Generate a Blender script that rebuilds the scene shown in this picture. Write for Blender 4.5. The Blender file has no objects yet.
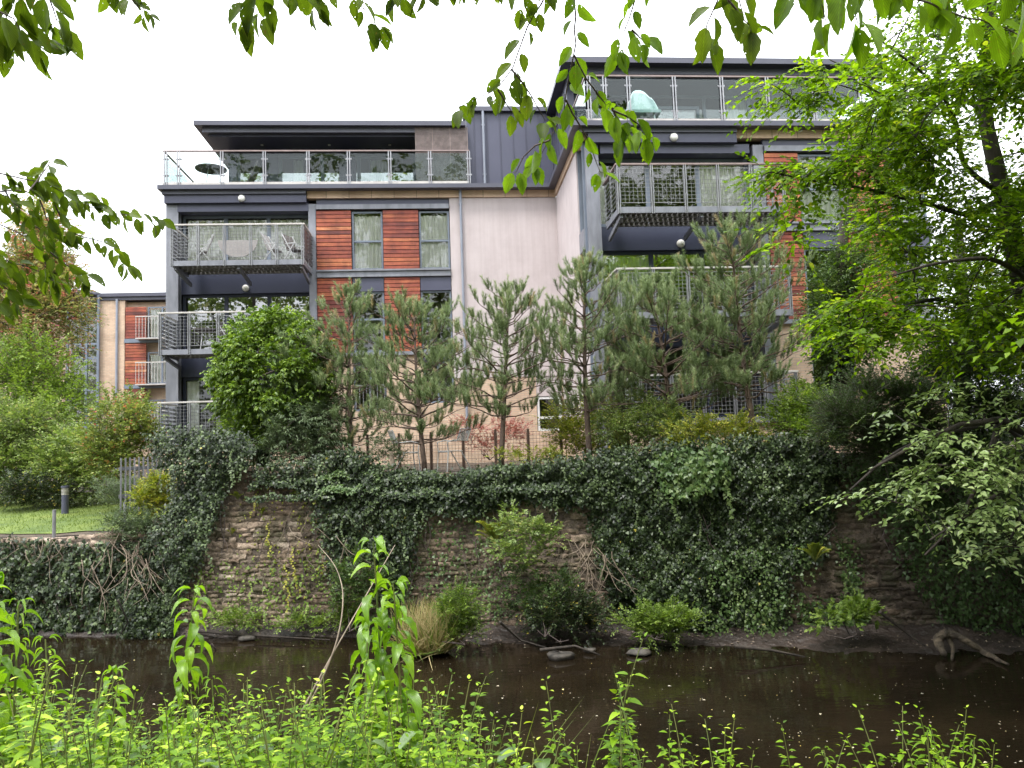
import bpy, math, random
import numpy as np
from math import radians, sin, cos, pi, sqrt, atan2
from mathutils import Vector, Matrix

random.seed(7)
RNG = np.random.default_rng(11)
SC = bpy.context.scene
COL = SC.collection

# ------------------------------------------------------------------ camera
FPX, W, H = 765.0, 1024, 768
CAM = np.array([0.0, 0.0, 3.6])
PITCH, ROLL, TH = radians(4.6), radians(-2.0), radians(5.0)
cam_d = bpy.data.cameras.new('camera')
cam_d.sensor_width = 36.0
cam_d.lens = FPX * 36.0 / W
cam_d.clip_start = 0.05
cam_d.clip_end = 600
cam = bpy.data.objects.new('camera', cam_d)
COL.objects.link(cam)
cam.matrix_world = (Matrix.Translation(Vector(CAM)) @ Matrix.Rotation(pi / 2 + PITCH, 4, 'X') @ Matrix.Rotation(ROLL, 4, 'Z'))
SC.camera = cam

# ------------------------------------------------------------------ world: overcast sky over a Nishita sky
SUN_EL, SUN_AZ = radians(62), radians(215)      # azimuth clockwise from +Y: behind and left of the viewer
world = bpy.data.worlds.new('World')
SC.world = world
world.use_nodes = True
wn, wl = world.node_tree.nodes, world.node_tree.links
wn.clear()
w_out = wn.new('ShaderNodeOutputWorld')
w_bg = wn.new('ShaderNodeBackground')
w_bg.inputs['Strength'].default_value = 0.13
w_sky = wn.new('ShaderNodeTexSky')
w_sky.sky_type = 'NISHITA'
w_sky.sun_disc = False
w_sky.sun_elevation = SUN_EL
w_sky.sun_rotation = SUN_AZ
w_tc = wn.new('ShaderNodeTexCoord')
w_noise = wn.new('ShaderNodeTexNoise')
w_noise.inputs['Scale'].default_value = 2.2
w_noise.inputs['Detail'].default_value = 5
w_cloud = wn.new('ShaderNodeValToRGB')
w_cloud.color_ramp.elements[0].position = 0.3
w_cloud.color_ramp.elements[0].color = (11.0, 11.5, 12.3, 1)
w_cloud.color_ramp.elements[1].position = 0.7
w_cloud.color_ramp.elements[1].color = (14.5, 14.8, 15.2, 1)
w_mix = wn.new('ShaderNodeMixRGB')
w_mix.inputs['Fac'].default_value = 0.93
wl.new(w_tc.outputs['Generated'], w_noise.inputs['Vector'])
wl.new(w_noise.outputs['Fac'], w_cloud.inputs['Fac'])
wl.new(w_sky.outputs['Color'], w_mix.inputs['Color1'])
wl.new(w_cloud.outputs['Color'], w_mix.inputs['Color2'])
w_sep = wn.new('ShaderNodeSeparateXYZ')
w_mr = wn.new('ShaderNodeMapRange')
w_mr.inputs['From Min'].default_value = 0.0
w_mr.inputs['From Max'].default_value = 1.0
w_mr.inputs['To Min'].default_value = 0.5
w_mr.inputs['To Max'].default_value = 1.5
w_vm = wn.new('ShaderNodeVectorMath')
w_vm.operation = 'SCALE'
wl.new(w_tc.outputs['Generated'], w_sep.inputs[0])
wl.new(w_sep.outputs['Z'], w_mr.inputs['Value'])
wl.new(w_mix.outputs['Color'], w_vm.inputs[0])
wl.new(w_mr.outputs['Result'], w_vm.inputs['Scale'])
wl.new(w_vm.outputs['Vector'], w_bg.inputs['Color'])
wl.new(w_bg.outputs['Background'], w_out.inputs['Surface'])

sun_d = bpy.data.lights.new('sun', 'SUN')
sun_d.energy = 1.5
sun_d.angle = radians(12)
sun_d.color = (1.0, 0.96, 0.9)
sun = bpy.data.objects.new('sun', sun_d)
COL.objects.link(sun)
_sd = Vector((sin(SUN_AZ) * cos(SUN_EL), cos(SUN_AZ) * cos(SUN_EL), sin(SUN_EL)))
sun.rotation_euler = _sd.to_track_quat('Z', 'Y').to_euler()

SC.view_settings.view_transform = 'Standard'
SC.view_settings.look = 'None'
SC.view_settings.gamma = 1.0
SC.view_settings.use_curve_mapping = False
SC.view_settings.exposure = 1.15
SC.cycles.transparent_max_bounces = 16
SC.cycles.max_bounces = 8
SC.cycles.diffuse_bounces = 2
SC.cycles.glossy_bounces = 4
SC.cycles.transmission_bounces = 4
SC.cycles.caustics_reflective = False
SC.cycles.caustics_refractive = False

# ------------------------------------------------------------------ where a line of sight meets the world
_Rc = np.array(cam.matrix_world.to_3x3())

def ray(x, y):
    return _Rc @ np.array([(x - W / 2) / FPX, -(y - H / 2) / FPX, -1.0])

def P(x, y, Y):
    """the point seen at (x, y) that stands Y metres away in depth"""
    d = ray(x, y)
    return CAM + d * (Y / d[1])

def G(x, y, z):
    d = ray(x, y)
    return CAM + d * ((z - CAM[2]) / d[2])

# ------------------------------------------------------------------ object helpers
def tag(o, label=None, cat=None, group=None, kind=None):
    if label: o['label'] = label
    if cat: o['category'] = cat
    if group: o['group'] = group
    if kind: o['kind'] = kind
    return o

def empty(name, label, cat, loc=(0, 0, 0), rz=0.0, group=None, kind=None):
    o = bpy.data.objects.new(name, None)
    COL.objects.link(o)
    o.empty_display_size = 0.2
    o.location = [float(c) for c in loc]
    o.rotation_euler = (0, 0, rz)
    return tag(o, label, cat, group, kind)

def smooth_path(pts, n=5):
    pts = [np.array(p, float) for p in pts]
    out = []
    for i in range(len(pts) - 1):
        p0, p1, p2, p3 = pts[max(i - 1, 0)], pts[i], pts[i + 1], pts[min(i + 2, len(pts) - 1)]
        for k in range(n):
            t = k / n
            out.append(.5 * (2 * p1 + (p2 - p0) * t + (2 * p0 - 5 * p1 + 4 * p2 - p3) * t * t + (3 * p1 - p0 - 3 * p2 + p3) * t ** 3))
    return out + [pts[-1]]

class MB:
    """collects boxes, tubes and sheets and builds them as one mesh"""
    def __init__(s):
        s.v, s.f, s.r, s.cur = [], [], [], 0.5
    def add(s, vs, fs):
        b = len(s.v)
        s.v += [tuple(float(c) for c in p) for p in vs]
        s.r += [s.cur] * len(vs)
        s.f += [tuple(i + b for i in f) for f in fs]
        return s
    def box(s, x0, x1, y0, y1, z0, z1):
        return s.add([(x0, y0, z0), (x1, y0, z0), (x1, y1, z0), (x0, y1, z0), (x0, y0, z1), (x1, y0, z1), (x1, y1, z1), (x0, y1, z1)],
                     [(0, 3, 2, 1), (4, 5, 6, 7), (0, 1, 5, 4), (1, 2, 6, 5), (2, 3, 7, 6), (3, 0, 4, 7)])
    def bar(s, p, q, w, h=None):
        """square bar from p to q"""
        h = h or w
        p, q = Vector(p), Vector(q)
        d = (q - p).normalized()
        up = Vector((0, 0, 1)) if abs(d.z) < 0.95 else Vector((0, 1, 0))
        a = d.cross(up).normalized() * (w / 2)
        b = a.cross(d).normalized() * (h / 2)
        vs = [p - a - b, p + a - b, p + a + b, p - a + b, q - a - b, q + a - b, q + a + b, q - a + b]
        return s.add(vs, [(0, 1, 2, 3), (7, 6, 5, 4), (0, 4, 5, 1), (1, 5, 6, 2), (2, 6, 7, 3), (3, 7, 4, 0)])
    def tube(s, pts, rad, n=6, cap=True):
        pts = [Vector([float(c) for c in p]) for p in pts]
        if not hasattr(rad, '__len__'): rad = [rad] * len(pts)
        vs, fs = [], []
        ref = None
        for i, p in enumerate(pts):
            d = (pts[min(i + 1, len(pts) - 1)] - pts[max(i - 1, 0)])
            if d.length < 1e-9: d = Vector((0, 0, 1))
            d.normalize()
            if ref is None:
                ref = Vector((1, 0, 0)) if abs(d.x) < 0.8 else Vector((0, 1, 0))
            a = (ref - d * ref.dot(d)).normalized()
            ref = a
            b = d.cross(a)
            for k in range(n):
                t = 2 * pi * k / n
                vs.append(p + (a * cos(t) + b * sin(t)) * rad[i])
        for i in range(len(pts) - 1):
            for k in range(n):
                fs.append((i * n + k, i * n + (k + 1) % n, (i + 1) * n + (k + 1) % n, (i + 1) * n + k))
        if cap:
            fs.append(tuple(range(n))[::-1])
            fs.append(tuple((len(pts) - 1) * n + k for k in range(n)))
        return s.add(vs, fs)
    def build(s, name, mat, parent=None, smooth=False, bevel=0):
        me = bpy.data.meshes.new(name)
        me.from_pydata(s.v, [], s.f)
        at = me.attributes.new('rnd', 'FLOAT', 'POINT')
        at.data.foreach_set('value', np.array(s.r, dtype=np.float32))
        me.materials.append(mat)
        if smooth: me.shade_smooth()
        o = bpy.data.objects.new(name, me)
        COL.objects.link(o)
        if parent: o.parent = parent
        if bevel:
            m = o.modifiers.new('bevel', 'BEVEL')
            m.width = bevel
            m.segments = 2
        return o

def np_mesh(name, V, F, mat, parent=None, rnd=None, smooth=False):
    """V (n,3), F (m,3) or (m,4) int: one mesh, fast"""
    me = bpy.data.meshes.new(name)
    k = F.shape[1]
    me.vertices.add(len(V))
    me.vertices.foreach_set('co', np.ascontiguousarray(V, dtype=np.float32).ravel())
    me.loops.add(F.size)
    me.loops.foreach_set('vertex_index', np.ascontiguousarray(F, dtype=np.int32).ravel())
    me.polygons.add(len(F))
    me.polygons.foreach_set('loop_start', np.arange(0, F.size, k, dtype=np.int32))
    me.update(calc_edges=True)
    if rnd is not None:
        at = me.attributes.new('rnd', 'FLOAT', 'POINT')
        at.data.foreach_set('value', np.ascontiguousarray(rnd, dtype=np.float32))
    me.materials.append(mat)
    if smooth: me.shade_smooth()
    o = bpy.data.objects.new(name, me)
    COL.objects.link(o)
    if parent: o.parent = parent
    return o

# ------------------------------------------------------------------ materials
def new_mat(name):
    m = bpy.data.materials.new(name)
    m.use_nodes = True
    nt = m.node_tree
    return m, nt.nodes, nt.links, nt.nodes['Principled BSDF']

def ramp(n, stops, interp='LINEAR'):
    r = n.new('ShaderNodeValToRGB')
    r.color_ramp.interpolation = interp
    el = r.color_ramp.elements
    while len(el) < len(stops): el.new(0.5)
    for e, (p, c) in zip(el, stops):
        e.position = p
        e.color = (c[0], c[1], c[2], 1)
    return r

def noise(n, l, scale, detail=4, vec=None, rough=0.55, mapping=None, coord='Object'):
    t = n.new('ShaderNodeTexNoise')
    t.inputs['Scale'].default_value = scale
    t.inputs['Detail'].default_value = detail
    t.inputs['Roughness'].default_value = rough
    if vec is None:
        vec = n.new('ShaderNodeTexCoord').outputs[coord]
    if mapping:
        mp = n.new('ShaderNodeMapping')
        mp.inputs['Scale'].default_value = mapping
        l.new(vec, mp.inputs['Vector'])
        vec = mp.outputs['Vector']
    l.new(vec, t.inputs['Vector'])
    return t

def surf(name, stops, scale=3.0, rough=0.6, metal=0.0, bump=0.0, bscale=None, mapping=None, detail=5, spec=0.5, bdist=0.02):
    """a surface coloured by noise through a ramp, with a fine bump"""
    m, n, l, b = new_mat(name)
    t = noise(n, l, scale, detail, mapping=mapping)
    r = ramp(n, stops)
    l.new(t.outputs['Fac'], r.inputs['Fac'])
    l.new(r.outputs['Color'], b.inputs['Base Color'])
    b.inputs['Roughness'].default_value = rough
    b.inputs['Metallic'].default_value = metal
    b.inputs['Specular IOR Level'].default_value = spec
    if bump:
        t2 = noise(n, l, bscale or scale * 6, 6, mapping=mapping)
        bp = n.new('ShaderNodeBump')
        bp.inputs['Strength'].default_value = bump
        bp.inputs['Distance'].default_value = bdist
        l.new(t2.outputs['Fac'], bp.inputs['Height'])
        l.new(bp.outputs['Normal'], b.inputs['Normal'])
    return m

def leafmat(name, stops, rough=0.45, trans=0.35, tcol=None, spec=0.4, vein=False, gain=1.0, holes=False):
    """leaf: colour by a per-leaf random value, light passes through"""
    m, n, l, b = new_mat(name)
    a = n.new('ShaderNodeAttribute')
    a.attribute_name = 'rnd'
    r = ramp(n, stops)
    l.new(a.outputs['Fac'], r.inputs['Fac'])
    col = r.outputs['Color']
    t = noise(n, l, 25, 3)
    mx = n.new('ShaderNodeMixRGB')
    mx.blend_type = 'MULTIPLY'
    mx.inputs['Fac'].default_value = 0.5
    r2 = ramp(n, [(0.3, (0.6, 0.6, 0.55)), (0.7, (1.25, 1.25, 1.2))])
    l.new(t.outputs['Fac'], r2.inputs['Fac'])
    l.new(col, mx.inputs['Color1'])
    l.new(r2.outputs['Color'], mx.inputs['Color2'])
    base_out = mx.outputs['Color']
    if vein:
        ax = n.new('ShaderNodeAttribute'); ax.attribute_name = 'lx'
        ay = n.new('ShaderNodeAttribute'); ay.attribute_name = 'ly'
        ab = n.new('ShaderNodeMath'); ab.operation = 'ABSOLUTE'; l.new(ax.outputs['Fac'], ab.inputs[0])
        m1 = n.new('ShaderNodeMath'); m1.operation = 'MULTIPLY_ADD'; m1.inputs[1].default_value = -1.1
        l.new(ab.outputs[0], m1.inputs[0]); l.new(ay.outputs['Fac'], m1.inputs[2])
        pp = n.new('ShaderNodeMath'); pp.operation = 'PINGPONG'; pp.inputs[1].default_value = 0.055
        l.new(m1.outputs[0], pp.inputs[0])
        rv = ramp(n, [(0.0, (0.62, 0.66, 0.55)), (0.012, (0.95, 0.95, 0.95)), (0.055, (1.08, 1.08, 1.05))])
        l.new(pp.outputs[0], rv.inputs['Fac'])
        rm = ramp(n, [(0.0, (1.5, 1.5, 1.3)), (0.03, (1, 1, 1))])
        l.new(ab.outputs[0], rm.inputs['Fac'])
        mv = n.new('ShaderNodeMixRGB'); mv.blend_type = 'MULTIPLY'; mv.inputs['Fac'].default_value = 1
        l.new(base_out, mv.inputs['Color1']); l.new(rv.outputs['Color'], mv.inputs['Color2'])
        mw = n.new('ShaderNodeMixRGB'); mw.blend_type = 'MULTIPLY'; mw.inputs['Fac'].default_value = 1
        l.new(mv.outputs['Color'], mw.inputs['Color1']); l.new(rm.outputs['Color'], mw.inputs['Color2'])
        # brown blemishes
        tb = noise(n, l, 60, 3)
        rb = ramp(n, [(0.66, (0, 0, 0)), (0.72, (0.8, 0.8, 0.8))])
        l.new(tb.outputs['Fac'], rb.inputs['Fac'])
        mb_ = n.new('ShaderNodeMixRGB'); l.new(rb.outputs['Color'], mb_.inputs['Fac'])
        mb_.inputs['Color2'].default_value = (0.16, 0.11, 0.03, 1)
        l.new(mw.outputs['Color'], mb_.inputs['Color1'])
        base_out = mb_.outputs['Color']
        bpv = n.new('ShaderNodeBump'); bpv.inputs['Strength'].default_value = 0.6; bpv.inputs['Distance'].default_value = 0.002
        l.new(rv.outputs['Color'], bpv.inputs['Height']); l.new(bpv.outputs['Normal'], b.inputs['Normal'])
    l.new(base_out, b.inputs['Base Color'])
    b.inputs['Roughness'].default_value = rough
    b.inputs['Specular IOR Level'].default_value = spec
    tr = n.new('ShaderNodeBsdfTranslucent')
    mt = n.new('ShaderNodeMixRGB')
    mt.blend_type = 'MULTIPLY'
    mt.inputs['Fac'].default_value = 1.0
    c = tcol or (1.3 * gain, 1.35 * gain, 0.5 * gain)
    mt.inputs['Color2'].default_value = (c[0], c[1], c[2], 1)
    l.new(base_out, mt.inputs['Color1'])
    l.new(mt.outputs['Color'], tr.inputs['Color'])
    ms = n.new('ShaderNodeMixShader')
    ms.inputs['Fac'].default_value = trans
    l.new(b.outputs['BSDF'], ms.inputs[1])
    l.new(tr.outputs['BSDF'], ms.inputs[2])
    if holes:                                            # insect holes eaten through the blade
        th = noise(n, l, 85, 2)
        gt = n.new('ShaderNodeMath'); gt.operation = 'GREATER_THAN'; gt.inputs[1].default_value = 0.715
        l.new(th.outputs['Fac'], gt.inputs[0])
        tp = n.new('ShaderNodeBsdfTransparent')
        mh = n.new('ShaderNodeMixShader')
        l.new(gt.outputs[0], mh.inputs['Fac']); l.new(ms.outputs['Shader'], mh.inputs[1]); l.new(tp.outputs['BSDF'], mh.inputs[2])
        ms = mh
    l.new(ms.outputs['Shader'], n['Material Output'].inputs['Surface'])
    return m

M = {}
M['clad'] = surf('dark_zinc', [(0.3, (0.056, 0.058, 0.094)), (0.7, (0.074, 0.076, 0.118))], 0.8, 0.45, 0.0, 0.03, 2.0)
M['fascia'] = surf('grey_fascia', [(0.3, (0.066, 0.066, 0.092)), (0.7, (0.085, 0.086, 0.115))], 1.0, 0.42, 0.0)
M['navy'] = surf('navy_panel', [(0.3, (0.028, 0.033, 0.062)), (0.7, (0.036, 0.042, 0.075))], 1.0, 0.5)
M['column'] = surf('galvanised_column', [(0.3, (0.16, 0.165, 0.19)), (0.7, (0.25, 0.255, 0.29))], 5.0, 0.5, 0.2, mapping=(1, 1, 0.3))
M['steel'] = surf('brushed_steel', [(0.3, (0.24, 0.24, 0.26)), (0.7, (0.36, 0.36, 0.38))], 4.0, 0.38, 0.5)
M['rail'] = surf('pale_handrail', [(0.3, (0.4, 0.37, 0.35)), (0.7, (0.54, 0.51, 0.48))], 4.0, 0.4, 0.1)
M['rail_dark'] = surf('brown_handrail', [(0.3, (0.20, 0.15, 0.14)), (0.7, (0.28, 0.21, 0.2))], 4.0, 0.45, 0.1)
M['frame'] = surf('window_frame_blue_grey', [(0.3, (0.13, 0.155, 0.2)), (0.7, (0.17, 0.2, 0.25))], 2.0, 0.4)
M['wframe'] = surf('white_window_frame', [(0.3, (0.62, 0.62, 0.62)), (0.7, (0.72, 0.72, 0.71))], 2.0, 0.4)
M['lamp'] = surf('opal_lamp', [(0.3, (0.75, 0.74, 0.68)), (0.7, (0.8, 0.79, 0.74))], 2.0, 0.3)
M['pipe'] = surf('grey_downpipe', [(0.3, (0.2, 0.22, 0.27)), (0.7, (0.27, 0.29, 0.34))], 2.0, 0.4)
M['deck'] = surf('galvanised_deck', [(0.3, (0.10, 0.095, 0.09)), (0.7, (0.2, 0.19, 0.18))], 6.0, 0.7)
M['soil'] = surf('soil', [(0.3, (0.035, 0.026, 0.018)), (0.6, (0.075, 0.055, 0.036)), (0.8, (0.06, 0.07, 0.025))], 2.0, 0.95, 0, 0.6, 12, bdist=0.05)
M['mud'] = surf('wet_mud', [(0.25, (0.012, 0.009, 0.007)), (0.5, (0.032, 0.023, 0.018)), (0.75, (0.085, 0.062, 0.05))], 1.6, 0.5, 0, 1.0, 9, bdist=0.08)
M['bark'] = surf('bark', [(0.3, (0.018, 0.014, 0.011)), (0.7, (0.055, 0.043, 0.033))], 8.0, 0.9, 0, 0.8, 20, mapping=(1, 1, 0.25))
M['pinebark'] = surf('pine_bark', [(0.3, (0.07, 0.05, 0.04)), (0.7, (0.19, 0.13, 0.1))], 9.0, 0.9, 0, 0.8, 22, mapping=(1, 1, 0.4))
M['twig'] = surf('twig', [(0.3, (0.06, 0.045, 0.04)), (0.7, (0.12, 0.09, 0.08))], 8.0, 0.8)
M['deadtwig'] = surf('dead_stem', [(0.3, (0.16, 0.12, 0.09)), (0.7, (0.34, 0.27, 0.2))], 8.0, 0.85)
M['log'] = surf('weathered_log', [(0.3, (0.03, 0.022, 0.015)), (0.55, (0.1, 0.075, 0.048)), (0.75, (0.24, 0.18, 0.115))], 7.0, 0.8, 0, 1.0, 24, mapping=(0.4, 1.5, 1.5), bdist=.05)
M['room'] = surf('room_walls', [(0.3, (0.16, 0.15, 0.14)), (0.7, (0.2, 0.19, 0.17))], 1.0, 0.9)
M['chair_metal'] = surf('garden_chair_metal', [(0.3, (0.42, 0.42, 0.42)), (0.7, (0.6, 0.6, 0.6))], 6, 0.35, 0.3)
M['rattan'] = surf('dark_rattan', [(0.3, (0.06, 0.05, 0.045)), (0.7, (0.13, 0.11, 0.1))], 30, 0.7)
M['fabricgrey'] = surf('faded_sling', [(0.3, (0.26, 0.24, 0.23)), (0.7, (0.38, 0.35, 0.34))], 20, 0.9)
M['palechair'] = surf('pale_plastic', [(0.3, (0.4, 0.5, 0.49)), (0.7, (0.45, 0.55, 0.54))], 1, 0.35)
M['stemgreen'] = surf('green_stem', [(0.3, (0.09, 0.13, 0.03)), (0.7, (0.2, 0.2, 0.06))], 9, 0.6)

def mat_glass(name, tint=(0.82, 0.9, 0.88), refl=0.1, grazing=0.9):
    m, n, l, b = new_mat(name)
    n.remove(b)
    tr = n.new('ShaderNodeBsdfTransparent')
    tr.inputs['Color'].default_value = (*tint, 1)
    gl = n.new('ShaderNodeBsdfGlossy')
    gl.inputs['Roughness'].default_value = 0.01
    fr = n.new('ShaderNodeFresnel')
    fr.inputs['IOR'].default_value = 1.5
    ad = n.new('ShaderNodeMath')
    ad.operation = 'MULTIPLY_ADD'
    ad.inputs[1].default_value = grazing
    ad.inputs[2].default_value = refl
    ad.use_clamp = True
    l.new(fr.outputs['Fac'], ad.inputs[0])
    ms = n.new('ShaderNodeMixShader')
    l.new(ad.outputs['Value'], ms.inputs['Fac'])
    l.new(tr.outputs['BSDF'], ms.inputs[1])
    l.new(gl.outputs['BSDF'], ms.inputs[2])
    l.new(ms.outputs['Shader'], n['Material Output'].inputs['Surface'])
    return m
M['glass'] = mat_glass('window_glass', (0.98, 0.99, 0.98), 0.07, 0.9)
M['glass_bright'] = mat_glass('coated_window_glass', (0.95, 0.97, 0.96), 0.3)
M['railglass'] = mat_glass('balustrade_glass', (0.86, 0.93, 0.92), 0.01, 0.5)
M['mesh'] = surf('galvanised_mesh', [(0.3, (0.2, 0.2, 0.21)), (0.7, (0.3, 0.3, 0.31))], 4.0, 0.5, 0.4)

def mat_cedar():
    m, n, l, b = new_mat('red_cedar_boards')
    a = n.new('ShaderNodeAttribute'); a.attribute_name = 'rnd'
    r = ramp(n, [(0.0, (0.07, 0.014, 0.011)), (0.3, (0.19, 0.034, 0.021)), (0.6, (0.31, 0.07, 0.03)), (0.85, (0.46, 0.15, 0.055)), (1.0, (0.52, 0.25, 0.12))])
    t = noise(n, l, 2.5, 6, mapping=(0.55, 0.55, 9), rough=.7)
    ad = n.new('ShaderNodeMath'); ad.operation = 'MULTIPLY_ADD'
    ad.inputs[1].default_value = 1.5; ad.inputs[2].default_value = -0.75
    l.new(t.outputs['Fac'], ad.inputs[0])
    sm = n.new('ShaderNodeMath'); sm.operation = 'ADD'; sm.use_clamp = True
    l.new(ad.outputs[0], sm.inputs[0]); l.new(a.outputs['Fac'], sm.inputs[1])
    l.new(sm.outputs[0], r.inputs['Fac'])
    # weather stains
    t3 = noise(n, l, 1.6, 7, mapping=(1.4, 1, 0.8), rough=0.7)
    r3 = ramp(n, [(0.42, (1, 1, 1)), (0.62, (0.45, 0.4, 0.42))])
    l.new(t3.outputs['Fac'], r3.inputs['Fac'])
    mx = n.new('ShaderNodeMixRGB'); mx.blend_type = 'MULTIPLY'; mx.inputs['Fac'].default_value = 0.8
    l.new(r.outputs['Color'], mx.inputs['Color1']); l.new(r3.outputs['Color'], mx.inputs['Color2'])
    l.new(mx.outputs['Color'], b.inputs['Base Color'])
    b.inputs['Roughness'].default_value = 0.7
    return m
M['cedar'] = mat_cedar()

def mat_render():
    m, n, l, b = new_mat('pinkish_render')
    t = noise(n, l, 0.9, 6, rough=0.65)
    r = ramp(n, [(0.3, (0.46, 0.4, 0.4)), (0.55, (0.53, 0.465, 0.465)), (0.75, (0.56, 0.5, 0.5))])
    l.new(t.outputs['Fac'], r.inputs['Fac'])
    t2 = noise(n, l, 3.0, 5, mapping=(2.5, 2.5, 0.12))
    r2 = ramp(n, [(0.35, (0.86, 0.84, 0.83)), (0.6, (1, 1, 1))])
    l.new(t2.outputs['Fac'], r2.inputs['Fac'])
    mx = n.new('ShaderNodeMixRGB'); mx.blend_type = 'MULTIPLY'; mx.inputs['Fac'].default_value = 0.55
    l.new(r.outputs['Color'], mx.inputs['Color1']); l.new(r2.outputs['Color'], mx.inputs['Color2'])
    # faint block coursing showing through
    tc = n.new('ShaderNodeTexCoord')
    sp = n.new('ShaderNodeSeparateXYZ'); l.new(tc.outputs['Object'], sp.inputs[0])
    ax = n.new('ShaderNodeMath'); ax.operation = 'ADD'
    l.new(sp.outputs['X'], ax.inputs[0]); l.new(sp.outputs['Y'], ax.inputs[1])
    cb = n.new('ShaderNodeCombineXYZ')
    l.new(ax.outputs[0], cb.inputs['X']); l.new(sp.outputs['Z'], cb.inputs['Y'])
    br = n.new('ShaderNodeTexBrick')
    br.inputs['Scale'].default_value = 1.0
    br.inputs['Brick Width'].default_value = 0.45; br.inputs['Row Height'].default_value = 0.22
    br.inputs['Mortar Size'].default_value = 0.012
    br.inputs['Color1'].default_value = (1, 1, 1, 1); br.inputs['Color2'].default_value = (0.97, 0.97, 0.97, 1)
    br.inputs['Mortar'].default_value = (0.92, 0.91, 0.9, 1)
    l.new(cb.outputs[0], br.inputs['Vector'])
    mx2 = n.new('ShaderNodeMixRGB'); mx2.blend_type = 'MULTIPLY'; mx2.inputs['Fac'].default_value = 0.15
    l.new(mx.outputs['Color'], mx2.inputs['Color1']); l.new(br.outputs['Color'], mx2.inputs['Color2'])
    l.new(mx2.outputs['Color'], b.inputs['Base Color'])
    b.inputs['Roughness'].default_value = 0.9
    return m
M['render'] = mat_render()

def mat_brick(name, c1, c2, mortar, bw, rh, ms):
    m, n, l, b = new_mat(name)
    tc = n.new('ShaderNodeTexCoord')
    sp = n.new('ShaderNodeSeparateXYZ'); l.new(tc.outputs['Object'], sp.inputs[0])
    ax = n.new('ShaderNodeMath'); ax.operation = 'ADD'
    l.new(sp.outputs['X'], ax.inputs[0]); l.new(sp.outputs['Y'], ax.inputs[1])
    cb = n.new('ShaderNodeCombineXYZ')
    l.new(ax.outputs[0], cb.inputs['X']); l.new(sp.outputs['Z'], cb.inputs['Y'])
    br = n.new('ShaderNodeTexBrick')
    br.inputs['Scale'].default_value = 1.0
    br.inputs['Brick Width'].default_value = bw; br.inputs['Row Height'].default_value = rh
    br.inputs['Mortar Size'].default_value = ms
    br.inputs['Color1'].default_value = (*c1, 1); br.inputs['Color2'].default_value = (*c2, 1)
    br.inputs['Mortar'].default_value = (*mortar, 1)
    l.new(cb.outputs[0], br.inputs['Vector'])
    t = noise(n, l, 1.3, 6)
    r = ramp(n, [(0.3, (0.72, 0.7, 0.68)), (0.6, (1.05, 1.03, 1.0))])
    l.new(t.outputs['Fac'], r.inputs['Fac'])
    mx = n.new('ShaderNodeMixRGB'); mx.blend_type = 'MULTIPLY'; mx.inputs['Fac'].default_value = 1
    l.new(br.outputs['Color'], mx.inputs['Color1']); l.new(r.outputs['Color'], mx.inputs['Color2'])
    l.new(mx.outputs['Color'], b.inputs['Base Color'])
    b.inputs['Roughness'].default_value = 0.9
    return m
M['brick'] = mat_brick('buff_brick', (0.6, 0.45, 0.33), (0.52, 0.37, 0.27), (0.42, 0.35, 0.29), 0.225, 0.075, 0.008)
M['band'] = mat_brick('buff_stone_band', (0.66, 0.49, 0.37), (0.56, 0.4, 0.29), (0.25, 0.19, 0.15), 0.75, 0.6, 0.01)

def mat_curtain():
    m, n, l, b = new_mat('pale_curtain')
    b.inputs['Base Color'].default_value = (0.9, 0.91, 0.85, 1)
    b.inputs['Roughness'].default_value = 0.95
    b.inputs['Emission Strength'].default_value = 0
    return m
M['curtain'] = mat_curtain()

def mat_stone():
    m, n, l, b = new_mat('rubble_stone')
    a = n.new('ShaderNodeAttribute'); a.attribute_name = 'rnd'
    r = ramp(n, [(0.0, (0.05, 0.036, 0.026)), (0.3, (0.15, 0.108, 0.078)), (0.6, (0.29, 0.215, 0.16)), (0.85, (0.45, 0.35, 0.275)), (1.0, (0.56, 0.46, 0.38))])
    l.new(a.outputs['Fac'], r.inputs['Fac'])
    t = noise(n, l, 9, 7, rough=0.7)
    r2 = ramp(n, [(0.32, (0.35, 0.33, 0.3)), (0.62, (1.3, 1.28, 1.25))])
    l.new(t.outputs['Fac'], r2.inputs['Fac'])
    mx = n.new('ShaderNodeMixRGB'); mx.blend_type = 'MULTIPLY'; mx.inputs['Fac'].default_value = 1
    l.new(r.outputs['Color'], mx.inputs['Color1']); l.new(r2.outputs['Color'], mx.inputs['Color2'])
    # moss and damp stains
    t3 = noise(n, l, 1.7, 8, rough=0.75)
    r3 = ramp(n, [(0.46, (0, 0, 0)), (0.6, (0.8, 0.8, 0.8))])
    l.new(t3.outputs['Fac'], r3.inputs['Fac'])
    mx3 = n.new('ShaderNodeMixRGB')
    l.new(r3.outputs['Color'], mx3.inputs['Fac'])
    mx3.inputs['Color2'].default_value = (0.06, 0.062, 0.028, 1)
    l.new(mx.outputs['Color'], mx3.inputs['Color1'])
    l.new(mx3.outputs['Color'], b.inputs['Base Color'])
    b.inputs['Roughness'].default_value = 0.85
    t4 = noise(n, l, 22, 6)
    bp = n.new('ShaderNodeBump'); bp.inputs['Strength'].default_value = 0.8; bp.inputs['Distance'].default_value = 0.03
    l.new(t4.outputs['Fac'], bp.inputs['Height']); l.new(bp.outputs['Normal'], b.inputs['Normal'])
    return m
M['stone'] = mat_stone()

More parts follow.
